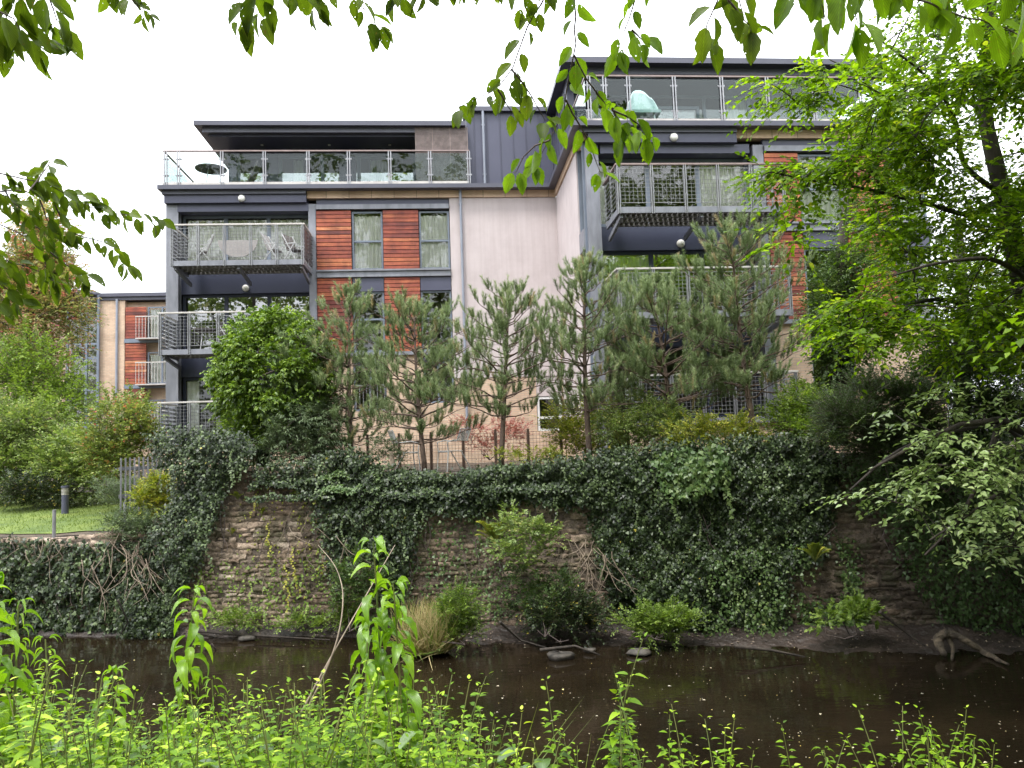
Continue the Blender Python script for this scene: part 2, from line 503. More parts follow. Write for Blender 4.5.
def mat_water():
    m, n, l, b = new_mat('river_water')
    tc = n.new('ShaderNodeTexCoord')
    t = noise(n, l, 0.8, 5)
    r = ramp(n, [(0.3, (0.007, 0.005, 0.003)), (0.7, (0.016, 0.011, 0.006))])
    l.new(t.outputs['Fac'], r.inputs['Fac'])
    l.new(r.outputs['Color'], b.inputs['Base Color'])
    b.inputs['Roughness'].default_value = 0.015
    b.inputs['IOR'].default_value = 1.33
    b.inputs['Specular IOR Level'].default_value = 0.5
    t1 = noise(n, l, 1.6, 3, mapping=(0.6, 1.6, 1))
    t2 = noise(n, l, 9.0, 3, mapping=(0.7, 1.5, 1))
    sm = n.new('ShaderNodeMath'); sm.operation = 'MULTIPLY_ADD'; sm.inputs[1].default_value = 0.15
    l.new(t2.outputs['Fac'], sm.inputs[0]); l.new(t1.outputs['Fac'], sm.inputs[2])
    bp = n.new('ShaderNodeBump'); bp.inputs['Strength'].default_value = 0.2; bp.inputs['Distance'].default_value = 0.05
    l.new(sm.outputs[0], bp.inputs['Height']); l.new(bp.outputs['Normal'], b.inputs['Normal'])
    return m
M['water'] = mat_water()

def mat_grass():
    m, n, l, b = new_mat('lawn_green')
    t = noise(n, l, 1.2, 6)
    r = ramp(n, [(0.3, (0.05, 0.085, 0.012)), (0.6, (0.11, 0.15, 0.022)), (0.8, (0.15, 0.17, 0.035))])
    l.new(t.outputs['Fac'], r.inputs['Fac'])
    l.new(r.outputs['Color'], b.inputs['Base Color'])
    b.inputs['Roughness'].default_value = 0.9
    return m
M['lawn'] = mat_grass()

# leaves
M['ivy'] = leafmat('ivy_leaf', [(0.0, (0.008, 0.016, 0.005)), (0.5, (0.022, 0.038, 0.012)), (0.75, (0.055, 0.085, 0.028)), (0.97, (0.15, 0.2, 0.085)), (1.0, (0.4, 0.34, 0.06))], 0.4, 0.12, spec=0.35)
M['ivy_light'] = leafmat('ivy_pale_leaf', [(0.0, (0.04, 0.08, 0.022)), (0.5, (0.08, 0.14, 0.04)), (1.0, (0.17, 0.23, 0.08))], 0.4, 0.25)
M['bright'] = leafmat('bright_leaf', [(0.0, (0.09, 0.17, 0.008)), (0.5, (0.15, 0.27, 0.012)), (0.9, (0.22, 0.36, 0.025)), (1.0, (0.34, 0.34, 0.05))], 0.45, 0.45)
M['beech'] = leafmat('woodland_leaf', [(0.0, (0.04, 0.08, 0.004)), (0.5, (0.11, 0.2, 0.007)), (0.85, (0.26, 0.41, 0.02)), (1.0, (0.38, 0.44, 0.04))], 0.45, 0.55, spec=.3)
M['cherry'] = leafmat('cherry_leaf', [(0.0, (0.05, 0.085, 0.008)), (0.5, (0.09, 0.14, 0.01)), (1.0, (0.15, 0.21, 0.02))], 0.45, 0.5, vein=True, holes=True)
M['cherry_light'] = leafmat('cherry_leaf_light', [(0.0, (0.08, 0.15, 0.006)), (0.5, (0.14, 0.24, 0.012)), (0.95, (0.2, 0.33, 0.025)), (1.0, (0.4, 0.36, 0.05))], 0.45, 0.5, vein=True, holes=True)
M['vine'] = leafmat('climber_leaf', [(0.0, (0.04, 0.085, 0.01)), (0.5, (0.10, 0.17, 0.02)), (1.0, (0.3, 0.42, 0.07))], 0.42, 0.35)
M['greyleaf'] = leafmat('grey_green_leaf', [(0.0, (0.07, 0.11, 0.05)), (0.5, (0.12, 0.17, 0.08)), (1.0, (0.2, 0.25, 0.14))], 0.6, 0.25, tcol=(1.1, 1.15, 0.8))
M['shrub'] = leafmat('shrub_leaf', [(0.0, (0.08, 0.14, 0.02)), (0.5, (0.16, 0.25, 0.04)), (1.0, (0.32, 0.42, 0.11))], 0.45, 0.4)
M['pale'] = leafmat('pale_green_leaf', [(0.0, (0.09, 0.14, 0.03)), (0.5, (0.19, 0.27, 0.07)), (0.85, (0.33, 0.41, 0.14)), (1.0, (0.46, 0.44, 0.16))], 0.45, 0.4, tcol=(1.2, 1.25, .7))
M['bough'] = leafmat('elm_leaf', [(0.0, (0.12, 0.18, 0.05)), (0.5, (0.25, 0.35, 0.12)), (1.0, (0.42, 0.5, 0.22))], 0.35, 0.3, tcol=(1.1, 1.2, .7), spec=.6)  # leaf colour paled to carry the sky light on the bough
M['bronze'] = leafmat('bronze_tipped_leaf', [(0.0, (0.08, 0.13, 0.03)), (0.6, (0.2, 0.27, 0.06)), (0.85, (0.36, 0.38, 0.12)), (0.95, (0.4, 0.2, 0.1)), (1.0, (0.5, 0.13, 0.08))], 0.45, 0.4, tcol=(1.2, 1.15, .7))
M['yellowleaf'] = leafmat('yellow_green_leaf', [(0.0, (0.12, 0.18, 0.02)), (0.5, (0.25, 0.3, 0.04)), (1.0, (0.5, 0.45, 0.08))], 0.5, 0.35, tcol=(1.2, 1.2, 0.6))
M['redleaf'] = leafmat('red_leaf', [(0.0, (0.24, 0.09, 0.07)), (0.5, (0.4, 0.17, 0.14)), (1.0, (0.45, 0.28, 0.2))], 0.5, 0.35, tcol=(1.2, 0.9, 0.8))
M['mapleleaf'] = leafmat('turning_leaf', [(0.0, (0.16, 0.22, 0.05)), (0.45, (0.3, 0.35, 0.11)), (0.65, (0.45, 0.38, 0.18)), (0.85, (0.55, 0.26, 0.2)), (1.0, (0.55, 0.14, 0.17))], 0.5, 0.35, tcol=(1.15, 1.1, 0.7))
M['needle'] = leafmat('pine_needle', [(0.0, (0.06, 0.095, 0.035)), (0.5, (0.19, 0.26, 0.11)), (0.9, (0.38, 0.45, 0.24)), (1.0, (0.4, 0.33, 0.18))], 0.5, 0.2, tcol=(1.1, 1.1, 0.8))
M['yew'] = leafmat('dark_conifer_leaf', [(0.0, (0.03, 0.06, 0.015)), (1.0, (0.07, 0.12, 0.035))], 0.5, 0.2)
M['nettle'] = leafmat('nettle_leaf', [(0.0, (0.05, 0.11, 0.004)), (0.5, (0.15, 0.28, 0.008)), (0.85, (0.3, 0.44, 0.02)), (1.0, (0.46, 0.58, 0.07))], 0.5, 0.35, spec=0.2)
M['balsam'] = leafmat('balsam_leaf', [(0.0, (0.12, 0.23, 0.015)), (0.5, (0.2, 0.36, 0.02)), (1.0, (0.32, 0.48, 0.04))], 0.32, 0.45, spec=0.7, vein=True)
M['broad'] = leafmat('broad_weed_leaf', [(0.0, (0.05, 0.1, 0.02)), (0.6, (0.1, 0.18, 0.04)), (1.0, (0.3, 0.38, 0.2))], 0.3, 0.3, spec=.7, vein=True)
M['riverstone'] = surf('river_stone', [(0.3, (0.03, 0.026, 0.022)), (0.7, (0.1, 0.085, 0.07))], 9, .7, 0, .8, 30)
M['straw'] = leafmat('dry_grass', [(0.0, (0.32, 0.25, 0.1)), (1.0, (0.55, 0.46, 0.24))], 0.7, 0.3, tcol=(1, 1, 0.8))
M['blade'] = leafmat('grass_blade', [(0.0, (0.07, 0.12, 0.02)), (1.0, (0.2, 0.26, 0.05))], 0.6, 0.3)
M['litter'] = leafmat('floating_leaf_and_sparkle', [(0.0, (0.35, 0.3, 0.2)), (0.7, (0.6, 0.57, 0.45)), (1.0, (0.6, 0.5, 0.12))], 0.6, 0.0)
# ================================================================== apartment building
OB = np.array([-10.9, 24.6, 0.0])
UU, VV = np.array([cos(TH), sin(TH), 0]), np.array([-sin(TH), cos(TH), 0])
def B(u, v, z): return OB + UU * u + VV * v + np.array([0, 0, z])

apt = empty('apartment_building', 'modern grey, red timber and pale render apartment block with balconies behind the pines', 'apartment building', OB, TH)
GZ = 3.0
FL = [4.15, 6.9, 9.65, 12.45]          # floor levels

def boards(mb, u0, u1, v, z0, z1, h=0.135, axis='u'):
    z = z0
    while z < z1 - 0.01:
        zz = min(z + h, z1)
        mb.cur = float(np.clip(RNG.normal(0.5, 0.2), 0, 1))
        cut = None
        segs = [(u0, u1)] if cut is None or cut - u0 < 0.2 or u1 - cut < 0.2 else [(u0, cut - 0.002), (cut + 0.002, u1)]
        for a, b in segs:
            if cut: mb.cur = float(np.clip(RNG.normal(0.5, 0.2), 0, 1))
            t = 0.012
            mb.add([(a, v - t - 0.012, z), (b, v - t - 0.012, z), (b, v + 0.03, z), (a, v + 0.03, z),
                    (a, v - t, zz - 0.012), (b, v - t, zz - 0.012), (b, v + 0.03, zz - 0.012), (a, v + 0.03, zz - 0.012)],
                   [(0, 3, 2, 1), (4, 5, 6, 7), (0, 1, 5, 4), (1, 2, 6, 5), (2, 3, 7, 6), (3, 0, 4, 7)])
        z = zz

def curtain(parent, u0, u1, v, z0, z1, amp=0.035, wave=0.13):
    n = max(8, int((u1 - u0) / 0.02))
    us = np.linspace(u0, u1, n)
    vs = v + amp * np.sin(us * 2 * pi / wave + 1.5 * np.sin(us * 3.1)) + 0.4 * amp * np.sin(us * 17.3)
    mb = MB()
    pts = [(u, w, z0) for u, w in zip(us, vs)] + [(u, w * 1.0 + 0.0, z1) for u, w in zip(us, vs)]
    mb.add(pts, [(i, i + 1, n + i + 1, n + i) for i in range(n - 1)])
    return mb.build('curtain', M['curtain'], parent, smooth=True)

def window(u0, u1, v, z0, z1, cols=(), rows=(), curt=True, fw=0.06, fm='frame', parent=None, name='window', cz=None, gm='glass'):
    """frame with panes; cols and rows give the places of its mullions and transoms"""
    mb = MB()
    d0, d1 = v, v + 0.07
    mb.box(u0, u0 + fw, d0, d1, z0, z1); mb.box(u1 - fw, u1, d0, d1, z0, z1)
    mb.box(u0 + fw, u1 - fw, d0, d1, z0, z0 + fw); mb.box(u0 + fw, u1 - fw, d0, d1, z1 - fw, z1)
    for c in cols: mb.box(c - fw * 0.7, c + fw * 0.7, d0 + 0.003, d1, z0 + fw, z1 - fw)
    xs = [u0 + fw] + [c for c in cols] + [u1 - fw]
    for a, b in zip(xs[:-1], xs[1:]):
        for r_ in rows: mb.box(a + (fw * .7 if a > u0 + fw else 0), b - (fw * .7 if b < u1 - fw else 0), d0 + 0.006, d1, r_ - fw / 2, r_ + fw / 2)
    f = mb.build(name, M[fm], parent or apt)
    g = MB().add([(u0 + fw / 2, v + 0.035, z0 + fw / 2), (u1 - fw / 2, v + 0.035, z0 + fw / 2), (u1 - fw / 2, v + 0.035, z1 - fw / 2), (u0 + fw / 2, v + 0.035, z1 - fw / 2)], [(0, 1, 2, 3)])
    g.build('pane', M[gm], f)
    if curt:
        for (a, b) in (curt if isinstance(curt, (list, tuple)) else [(u0 + 0.03, u1 - 0.03)]):
            curtain(f, a, b, v + 0.13, z0 + 0.03, (cz or z1 - 0.12))
    return f

# ---- walls ------------------------------------------------------------
w = MB()
w.box(9.02, 12.679, 0.0, 0.3, 7.0, 12.05)                   # pale render, recessed middle
w.box(12.68, 12.98, -4.05, 0.32, 4.4, 12.05)                  # side of the right block
w.box(12.7, 12.98, -4.75, -4.052, 5.2, 6.8)
w.build('rendered_wall', M['render'], apt)
def each(name, mat, rows, parent=None):
    for r_ in rows: MB().box(*r_).build(name, M[mat], parent or apt)
w = MB()
w.box(4.57, 5.7, 0.02, 0.3, GZ - .2, 6.82); w.box(5.7, 6.78, 0.02, 0.3, GZ - .2, 4.9); w.box(6.78, 8.0, 0.02, 0.3, GZ - .2, 6.82)
w.box(8.0, 9.0, 0.02, 0.3, GZ - .2, 5.1); w.box(9.0, 11.75, 0.02, 0.3, GZ - .2, 6.82); w.box(11.75, 12.62, 0.02, 0.3, GZ - .2, 4.05)
w.box(12.62, 12.67, 0.02, 0.3, GZ - .2, 6.82)
w.box(12.71, 12.98, -4.9, 0.32, GZ - .2, 4.39)
w.build('buff_brick_wall', M['brick'], apt)
w = MB()
w.box(17.9, 18.95, -4.98, -4.7, GZ - .2, 6.8); w.box(18.95, 20.2, -4.98, -4.7, GZ - .2, 4.6); w.box(20.2, 22.8, -4.98, -4.7, GZ - .2, 6.8)
w.build('buff_brick_wall', M['brick'], apt)
# band of stone over the timber and render
w = MB()
w.box(4.29, 12.67, -0.05, 0.25, 12.06, 12.3)
w.box(12.63, 12.95, -4.95, -0.052, 12.06, 12.3)
w.box(17.1, 22.8, -5.05, -4.8, 12.06, 12.3)
w.build('stone_band', M['band'], apt)
# hull behind, floors, ceilings
w = MB()
w.box(-0.4, 12.6, 7.0, 7.2, GZ, 14.7)
w.box(-0.27, -0.05, 0.35, 7.2, GZ, 12.2); w.box(4.4, 4.55, 0.35, 7, GZ, 12.0); w.box(12.5, 12.6, 0.4, 7, GZ, 12.0); w.box(9.15, 9.3, 0.35, 7, GZ, 12.0)
w.box(13.2, 22.8, 2.0, 2.2, GZ, 15.1); w.box(17.75, 17.85, -4.4, 2, GZ, 12.0); w.box(22.6, 22.78, -4.6, 2, GZ, 12.2)
w.box(20.5, 20.6, -4.4, 2, GZ, 12.0)
w.build('interior_wall', M['room'], apt)
w = MB()
for z in FL:
    w.box(0.0, 12.55, 0.5, 7.0, z - 0.28, z - 0.02)
    w.box(13.15, 22.6, -4.3, 2.0, z - 0.28, z - 0.02)
w.build('floor_slab', M['room'], apt)

# ---- parapet fascia (dark metal) --------------------------------------
w = MB()
w.box(-0.43, 12.4, -0.35, 0.6, 12.3, 12.44)
w.box(-0.33, 4.28, -0.22, 0.6, 12.17, 12.298)
w.box(12.4, 13.3, -5.35, 0.6, 12.3, 12.44)
w.box(12.6, 13.3, -5.2, -5.0, 12.17, 12.298)
w.box(13.3, 22.8, -5.35, -4.4, 12.3, 12.44)
w.box(13.3, 17.09, -5.2, -4.4, 12.17, 12.298)
w.build('parapet_fascia', M['fascia'], apt)
w = MB()
w.box(-0.28, 4.28, -0.15, 0.4, 11.9, 12.168)
w.box(0.1, 4.33, -0.02, 0.4, 11.64, 11.898)
w.build('head_panel', M['clad'], apt)
w = MB()
w.box(12.85, 17.09, -5.15, -4.6, 11.9, 12.168)
w.box(13.2, 17.5, -5.0, -4.6, 11.64, 11.898)
w.build('head_panel', M['clad'], apt)

# ---- columns ----------------------------------------------------------
for (a, b, v0) in ((-0.27, 0.12, 0.0), (4.32, 4.56, 0.0), (12.78, 13.14, -5.0), (17.6, 17.9, -5.0)):
    c = MB()
    c.box(a, b, v0 + 0.0, v0 + 0.03, GZ - .2, 11.88)                # H section flanges and web
    c.box(a, b, v0 + 0.27, v0 + 0.3, GZ - .2, 11.88)
    c.box((a + b) / 2 - 0.012, (a + b) / 2 + 0.012, v0 + 0.03, v0 + 0.27, GZ - .2, 11.88)
    c.box(a, a + 0.02, v0 + 0.03, v0 + 0.27, GZ - .2, 11.88)
    c.build('column', M['column'], apt)

# ---- balcony bays: soffit panel, glazing ------------------------------
def bay(u0, u1, v, levels, right=False):
    """recessed glazing between two columns"""
    for i, zf in enumerate(levels):
        top = 11.64 if i == 2 else zf + 2.05
        n = 3
        cw = (u1 - u0) / 3
        cu = [(u0 + 0.12, u1 - 0.1)] if i == 2 else ([(u0 + 0.1, u0 + cw * .35)] if i == 0 else False)
        if right: cu = [(u0 + 2 * cw + .05, u1 - .08), (u0 + 0.1, u0 + 0.3)] if i == 2 else ([(u0 + .3, u0 + cw)] if i == 1 else False)
        window(u0, u1, v + 0.45, zf + 0.02, top, cols=(u0 + cw, u0 + 2 * cw), rows=(), curt=cu, fw=0.09, fm='navy' if i < 2 else 'frame', name='patio_glazing', cz=top - 0.12, gm='glass_bright' if i == 1 else 'glass')
        if i < 2:
            p = MB().box(u0, u1, v + 0.3, v + 0.42, top, levels[i + 1] - 0.02)
            p.build('lintel_panel', M['navy'], apt)
bay(0.12, 4.32, 0.0, FL[:3])
bay(13.14, 17.6, -5.0, FL[:3], True)

def wall_lamp(u, v, z):
    m = MB()
    prof = [(0.0, 0.115), (0.04, 0.115), (0.075, 0.1), (0.1, 0.06), (0.108, 0.0)]
    n = 14
    vs = []
    for (d, r_) in prof:
        for k in range(n):
            t = 2 * pi * k / n
            vs.append((u + r_ * cos(t), v - d, z + r_ * sin(t)))
    fs = [(i * n + k, (i + 1) * n + k, (i + 1) * n + (k + 1) % n, i * n + (k + 1) % n) for i in range(len(prof) - 1) for k in range(n)]
    m.add(vs, fs)
    m.build('wall_lamp', M['lamp'], apt, smooth=True)
wall_lamp(2.2, -0.155, 12.03)
wall_lamp(15.27, -5.155, 12.03)
wall_lamp(2.2, 0.29, 9.12)
wall_lamp(15.45, -4.71, 9.12)
wall_lamp(2.2, 0.29, 6.4)

# ---- balconies --------------------------------------------------------
def balcony(u0, u1, v0, v1, zf, railm, nb, ground=False):
    d = MB()
    zb = zf - 0.02
    d.box(u0, u1, v0, v0 + 0.07, zb - 0.16, zb)
    d.box(u0, u0 + 0.06, v0 + 0.07, v1, zb - 0.16, zb); d.box(u1 - 0.06, u1, v0 + 0.07, v1, zb - 0.16, zb)
    bal = d.build('balcony', M['column'], apt)
    g = MB()                                                # bar grating deck
    n = int((u1 - u0) / 0.14)
    for i in range(n):
        x = u0 + 0.07 + (u1 - u0 - 0.14) * i / n
        g.box(x, x + 0.1, v0 + 0.072, v1 - 0.02, zb - 0.03, zb + 0.0)
    for i in range(4):
        y = v0 + 0.2 + (v1 - v0 - 0.3) * i / 3
        g.box(u0 + 0.06, u1 - 0.06, y, y + 0.05, zb - 0.11, zb - 0.032)
    g.build('deck', M['deck'], bal)
    if not ground:
        for uu in (u0 + 0.1, (u0 + u1) / 2, u1 - 0.1):
            MB().bar((uu, v0 + 0.1, zb - 0.2), (uu, v1 + 0.1, zb - 0.42), 0.07, 0.12).build('bracket', M['column'], bal)
    else:
        b = MB().box(u0 + 0.05, u1 - 0.05, v0 + 0.1, v1, GZ - .2, zb - 0.16)
        b.build('plinth', M['brick'], bal)
    h = MB()
    zr = zf + 1.08
    h.box(u0 - 0.04, u1 + 0.04, v0 - 0.03, v0 + 0.05, zr, zr + 0.05)
    h.box(u0 - 0.04, u0 + 0.04, v0 + 0.05, v1 + 0.1, zr, zr + 0.05)
    h.box(u1 - 0.04, u1 + 0.04, v0 + 0.05, v1 + 0.1, zr, zr + 0.05)
    h.build('handrail', M[railm], bal, bevel=0.006)
    for i in range(nb + 1):
        x = u0 + 0.03 + (u1 - u0 - 0.06) * i / nb
        p = MB()
        p.box(x - 0.035, x - 0.015, v0 - 0.03, v0 + 0.03, zf - 0.2, zr)
        p.box(x + 0.015, x + 0.035, v0 - 0.03, v0 + 0.03, zf - 0.2, zr)
        p.build('post', M['steel'], bal)
    for i in range(nb):                                     # wire panels
        a = u0 + 0.06 + (u1 - u0 - 0.06) * i / nb + 0.02
        b_ = u0 + (u1 - u0 - 0.06) * (i + 1) / nb - 0.02
        p = MB()
        z0, z1 = zf + 0.08, zr - 0.09
        p.box(a, b_, v0 - 0.006, v0 + 0.006, z0, z0 + 0.014); p.box(a, b_, v0 - 0.006, v0 + 0.006, z1, z1 + 0.014)
        m = max(3, int((b_ - a) / 0.1))
        for k in range(m + 1):
            x = a + (b_ - a) * k / m
            p.box(x - 0.004, x + 0.004, v0 - 0.004, v0 + 0.004, z0, z1)
        k = int((z1 - z0) / 0.1)
        for j in range(1, k):
            z = z0 + (z1 - z0) * j / k
            p.box(a, b_, v0 - 0.0085, v0 - 0.0045, z - 0.004, z + 0.004)
        p.build('mesh_panel', M['mesh'], bal)
    for x in (u0, u1):                                      # louvred ends
        p = MB()
        for j in range(8):
            z = zf + 0.05 + j * 0.125
            p.add([(x - 0.03, v0 + 0.06, z), (x + 0.03, v0 + 0.06, z + 0.05), (x + 0.03, v1, z + 0.05), (x - 0.03, v1, z),
                   (x - 0.03, v0 + 0.06, z + 0.012), (x + 0.03, v0 + 0.06, z + 0.062), (x + 0.03, v1, z + 0.062), (x - 0.03, v1, z + 0.012)],
                  [(0, 3, 2, 1), (4, 5, 6, 7), (0, 1, 5, 4), (1, 2, 6, 5), (2, 3, 7, 6), (3, 0, 4, 7)])
        for y in (v0 + 0.1, (v0 + v1) / 2, v1 - 0.06):
            p.box(x - 0.02, x + 0.02, y, y + 0.03, zf - 0.1, zr)
        p.build('side_louvre', M['steel'], bal)
    return bal
balcony(0.40, 4.42, -1.5, 0.0, FL[2], 'rail', 5)
balcony(0.06, 4.42, -1.5, 0.0, FL[1], 'rail', 5)
balcony(0.06, 4.42, -1.5, 0.0, FL[0], 'rail', 5, ground=True)
balcony(13.28, 17.75, -6.5, -5.0, FL[2], 'rail_dark', 5)
balcony(13.18, 17.75, -6.5, -5.0, FL[1], 'rail', 5)
balcony(13.6, 17.75, -6.5, -5.0, FL[0], 'rail', 5, ground=True)

# ---- timber bays ------------------------------------------------------
def timber_bay(v, strips, wins, zflash=(9.4, 9.6)):
    for a, b in strips:
        for z0, z1 in ((9.62, 11.66), (6.85, 9.36)):
            t = MB()
            boards(t, a, b, v, z0, z1)
            t.build('timber_cladding', M['cedar'], apt)
    lo, hi = min(s[0] for s in strips), max([s[1] for s in strips] + [q[1] for q in wins])
    f = MB()
    f.box(lo, hi, v - 0.1, v + 0.1, 9.56, 9.615); f.box(lo, hi, v - 0.07, v + 0.1, 9.365, 9.44); f.box(lo, hi, v - 0.05, v + 0.1, 9.442, 9.558)
    f.box(lo, hi, v - 0.1, v + 0.1, 6.72, 6.78); f.box(lo, hi, v - 0.06, v + 0.1, 6.782, 6.84)
    f.box(lo, hi, v - 0.06, v + 0.15, 11.68, 11.84)
    f.build('flashing', M['column'], apt)
    f = MB().box(lo, hi, v + 0.05, v + 0.2, 11.84, 12.055)
    f.build('lintel', M['clad'], apt)
    for k, (a, b) in enumerate(wins):
        window(a, b, v + 0.06, 9.62, 11.62, rows=(10.6,), curt=True, cz=11.5)
        window(a, b, v + 0.06, 6.85, 8.88, rows=(7.95,), curt=False)
        p = MB().box(a, b, v - 0.0, v + 0.1, 8.885, 9.36)
        p.build('spandrel_panel', M['clad'], apt)
timber_bay(0.0, [(4.58, 5.72), (6.78, 7.96)], [(5.74, 6.76), (7.98, 9.0)])
timber_bay(-5.0, [(17.92, 18.9), (20.25, 21.6)], [(18.92, 20.22), (21.62, 22.7)])
# lower windows in the brick
window(5.7, 6.78, 0.08, 4.9, 6.4, cols=(6.24,), curt=False)
MB().box(5.7, 6.78, 0.03, 0.3, 6.4, 6.82).build('lintel', M['clad'], apt)
j = MB()
j.box(5.75, 6.75, -0.06, -0.02, 5.72, 5.76)
for k in range(9): j.box(5.78 + k * 0.115, 5.8 + k * 0.115, -0.05, -0.03, 4.95, 5.72)
j.build('window_guard', M['steel'], apt)
window(8.0, 9.0, 0.08, 5.1, 6.5, cols=(8.5,), curt=False)
MB().box(8.0, 9.0, 0.03, 0.3, 6.5, 6.82).build('lintel', M['clad'], apt)
window(11.77, 12.6, 0.06, 4.05, 5.2, rows=(4.5,), curt=False, fm='wframe', fw=0.08)
MB().box(11.75, 12.62, 0.04, 0.3, 5.22, 6.82).build('render_panel', M['render'], apt)
w = MB(); w.box(9.02, 12.62, 0.0, 0.018, 5.9, 6.99)
w.build('render_panel', M['render'], apt)
window(18.95, 20.2, -4.9, 4.6, 6.6, cols=(19.6,), curt=False)
# window column in the side wall
s = MB()
s.box(12.72, 12.9, -4.8, -4.72, 3.2, 12.05); s.box(12.72, 12.9, -4.1, -4.054, 3.2, 12.05)
s.build('window_frame', M['frame'], apt)
for z0, z1 in ((9.56, 12.0), (6.82, 8.98)):
    g = MB().add([(12.78, -4.72, z0), (12.78, -4.1, z0), (12.78, -4.1, z1), (12.78, -4.72, z1)], [(0, 1, 2, 3)])
    g.build('pane', M['glass'], apt)
    MB().add([(12.88, -4.72, z0), (12.88, -4.1, z0), (12.88, -4.1, z1), (12.88, -4.72, z1)], [(0, 1, 2, 3)]).build('window_blind', M['curtain'], apt)
MB().box(12.67, 12.76, -4.78, -4.1, 8.98, 9.56).build('spandrel_panel', M['column'], apt)

# ---- downpipes --------------------------------------------------------
def pipe(u, v, z0, z1):
    MB().tube([(u, v, z0), (u, v, z1)], 0.045, 10).box(u - 0.06, u + 0.06, v, v + 0.09, z1 - 0.5, z1 - 0.46).box(u - 0.06, u + 0.06, v, v + 0.09, z0 + 0.5, z0 + 0.54).build('downpipe', M['pipe'], apt)
pipe(9.4, -0.09, 4.0, 12.3)
pipe(10.27, 0.2, 12.44, 15.2)

# ---- penthouses -------------------------------------------------------
w = MB()
w.box(9.68, 12.78, 0.3, 6, 12.44, 15.2)                      # tall box between the roofs
for k in range(7): w.box(9.95 + k * 0.45, 9.965 + k * 0.45, 0.27, 0.3, 12.5, 15.15)
w.box(12.78, 13.0, -2.45, 0.3, 12.44, 14.89)
for k in range(5): w.box(12.76, 12.78, -2.0 + k * 0.5, -1.985 + k * 0.5, 12.5, 14.85)
w.build('seamed_cladding', M['clad'], apt)
w = MB()
w.box(9.6, 12.49, 0.16, 6, 15.2, 15.36)
w.box(12.5, 22.8, -3.4, 6, 15.12, 15.3)                      # right roof
w.box(12.8, 22.8, -3.1, 6, 14.9, 15.118)
w.box(0.62, 9.66, -0.05, 6.5, 14.58, 14.74)                  # left roof
w.box(0.85, 9.66, 0.12, 6.5, 14.4, 14.578)
w.build('flat_roof', M['fascia'], apt)
w = MB(); w.box(1.0, 7.9, 0.3, 6.5, 14.32, 14.398); w.box(13.05, 22.8, -2.9, 2.2, 14.82, 14.898)
w.build('roof_soffit', M['clad'], apt)
for u in (2.6, 4.9, 7.0): MB().tube([(u, 1.0, 14.3), (u, 1.0, 14.32)], 0.05, 10).build('soffit_light', M['lamp'], apt)
w = MB()                                                    # terraces
w.box(-0.3, 9.68, 0.05, 7, 12.3, 12.43) ; w.box(13.3, 22.8, -4.9, 2, 12.3, 12.43)
w.build('terrace_floor', M['deck'], apt)
window(1.5, 7.85, 2.0, 12.5, 14.31, cols=(3.0, 4.5, 5.8), curt=[(3.45, 3.8), (6.2, 6.9)], fw=0.09, name='penthouse_glazing', gm='glass_bright')
for a, b in ((2.45, 2.95), (5.1, 5.7)): MB().box(a, b, 1.95, 1.995, 12.5, 14.31).build('wall_panel', M['clad'], apt)
MB().box(1.2, 1.5, 1.95, 2.2, 12.44, 14.31).box(1.25, 1.45, 2.2, 6.5, 12.44, 14.31).build('wall_panel', M['clad'], apt)
l_ = MB()
for k in range(3):
    a = 7.92 + k * 0.6
    l_.box(a + 0.56, a + 0.6, 0.08, 0.118, 12.5, 14.57)
    for j in range(14): l_.box(a + j * 0.04, a + j * 0.04 + 0.028, 0.085, 0.11, 12.5, 14.56)
l_.build('timber_screen', surf('grey_brown_slats', [(0.3, (0.14, 0.11, 0.1)), (0.7, (0.24, 0.19, 0.18))], 6, 0.8), apt)
MB().box(7.92, 9.66, 0.2, 0.23, 12.5, 14.39).build('screen_backing', M['navy'], apt)
window(13.1, 22.6, -1.9, 12.5, 14.8, cols=(15.2, 17.4, 18.9, 21), curt=[(15.3, 15.6), (18.2, 18.9)], fw=0.08, name='penthouse_glazing')
window(14.9, 17.2, -1.97, 12.5, 14.4, cols=(), curt=False, fw=0.1, name='sliding_door')

def glass_rail(us, v, z0=12.44, zr=13.62, back=None):
    t = MB().box(us[0] - 0.1, us[-1] + 0.03, v - 0.03, v + 0.04, zr, zr + 0.045)
    if back: t.box(us[0] - 0.1, us[0] - 0.04, v + 0.042, back, zr, zr + 0.045)
    r_ = t.build('terrace_railing', M['rail_dark'], apt)
    k = MB().box(us[0] - 0.12, us[-1], v - 0.01, v + 0.03, z0 + 0.02, z0 + 0.2)
    if back: k.box(us[0] - 0.12, us[0] - 0.06, v + 0.032, back, z0 + 0.02, z0 + 0.2)
    k.build('kick_rail', M['rail'], r_)
    for i, u in enumerate(us):
        p = MB()
        p.box(u - 0.055, u - 0.02, v - 0.045, v - 0.012, z0 + 0.01, zr - 0.002)
        p.box(u + 0.02, u + 0.055, v - 0.045, v - 0.012, z0 + 0.01, zr - 0.002)
        for zz in (z0 + 0.4, zr - 0.28):
            p.box(u - 0.1, u + 0.1, v - 0.01, v + 0.02, zz, zz + 0.05)
        p.build('post', M['steel'], r_)
    ed = [us[0] - 0.1] + list(us)
    for a, b in zip(ed[:-1], ed[1:]):
        if b - a < 0.3: continue
        g = MB().box(a + 0.06, b - 0.06, v + 0.0, v + 0.01, z0 + 0.22, zr - 0.06)
        g.build('glass_panel', M['railglass'], r_)
    if back:
        g = MB().box(us[0] - 0.09, us[0] - 0.08, v + 0.1, back, z0 + 0.22, zr - 0.06)
        g.build('glass_panel', M['railglass'], r_)
    return r_
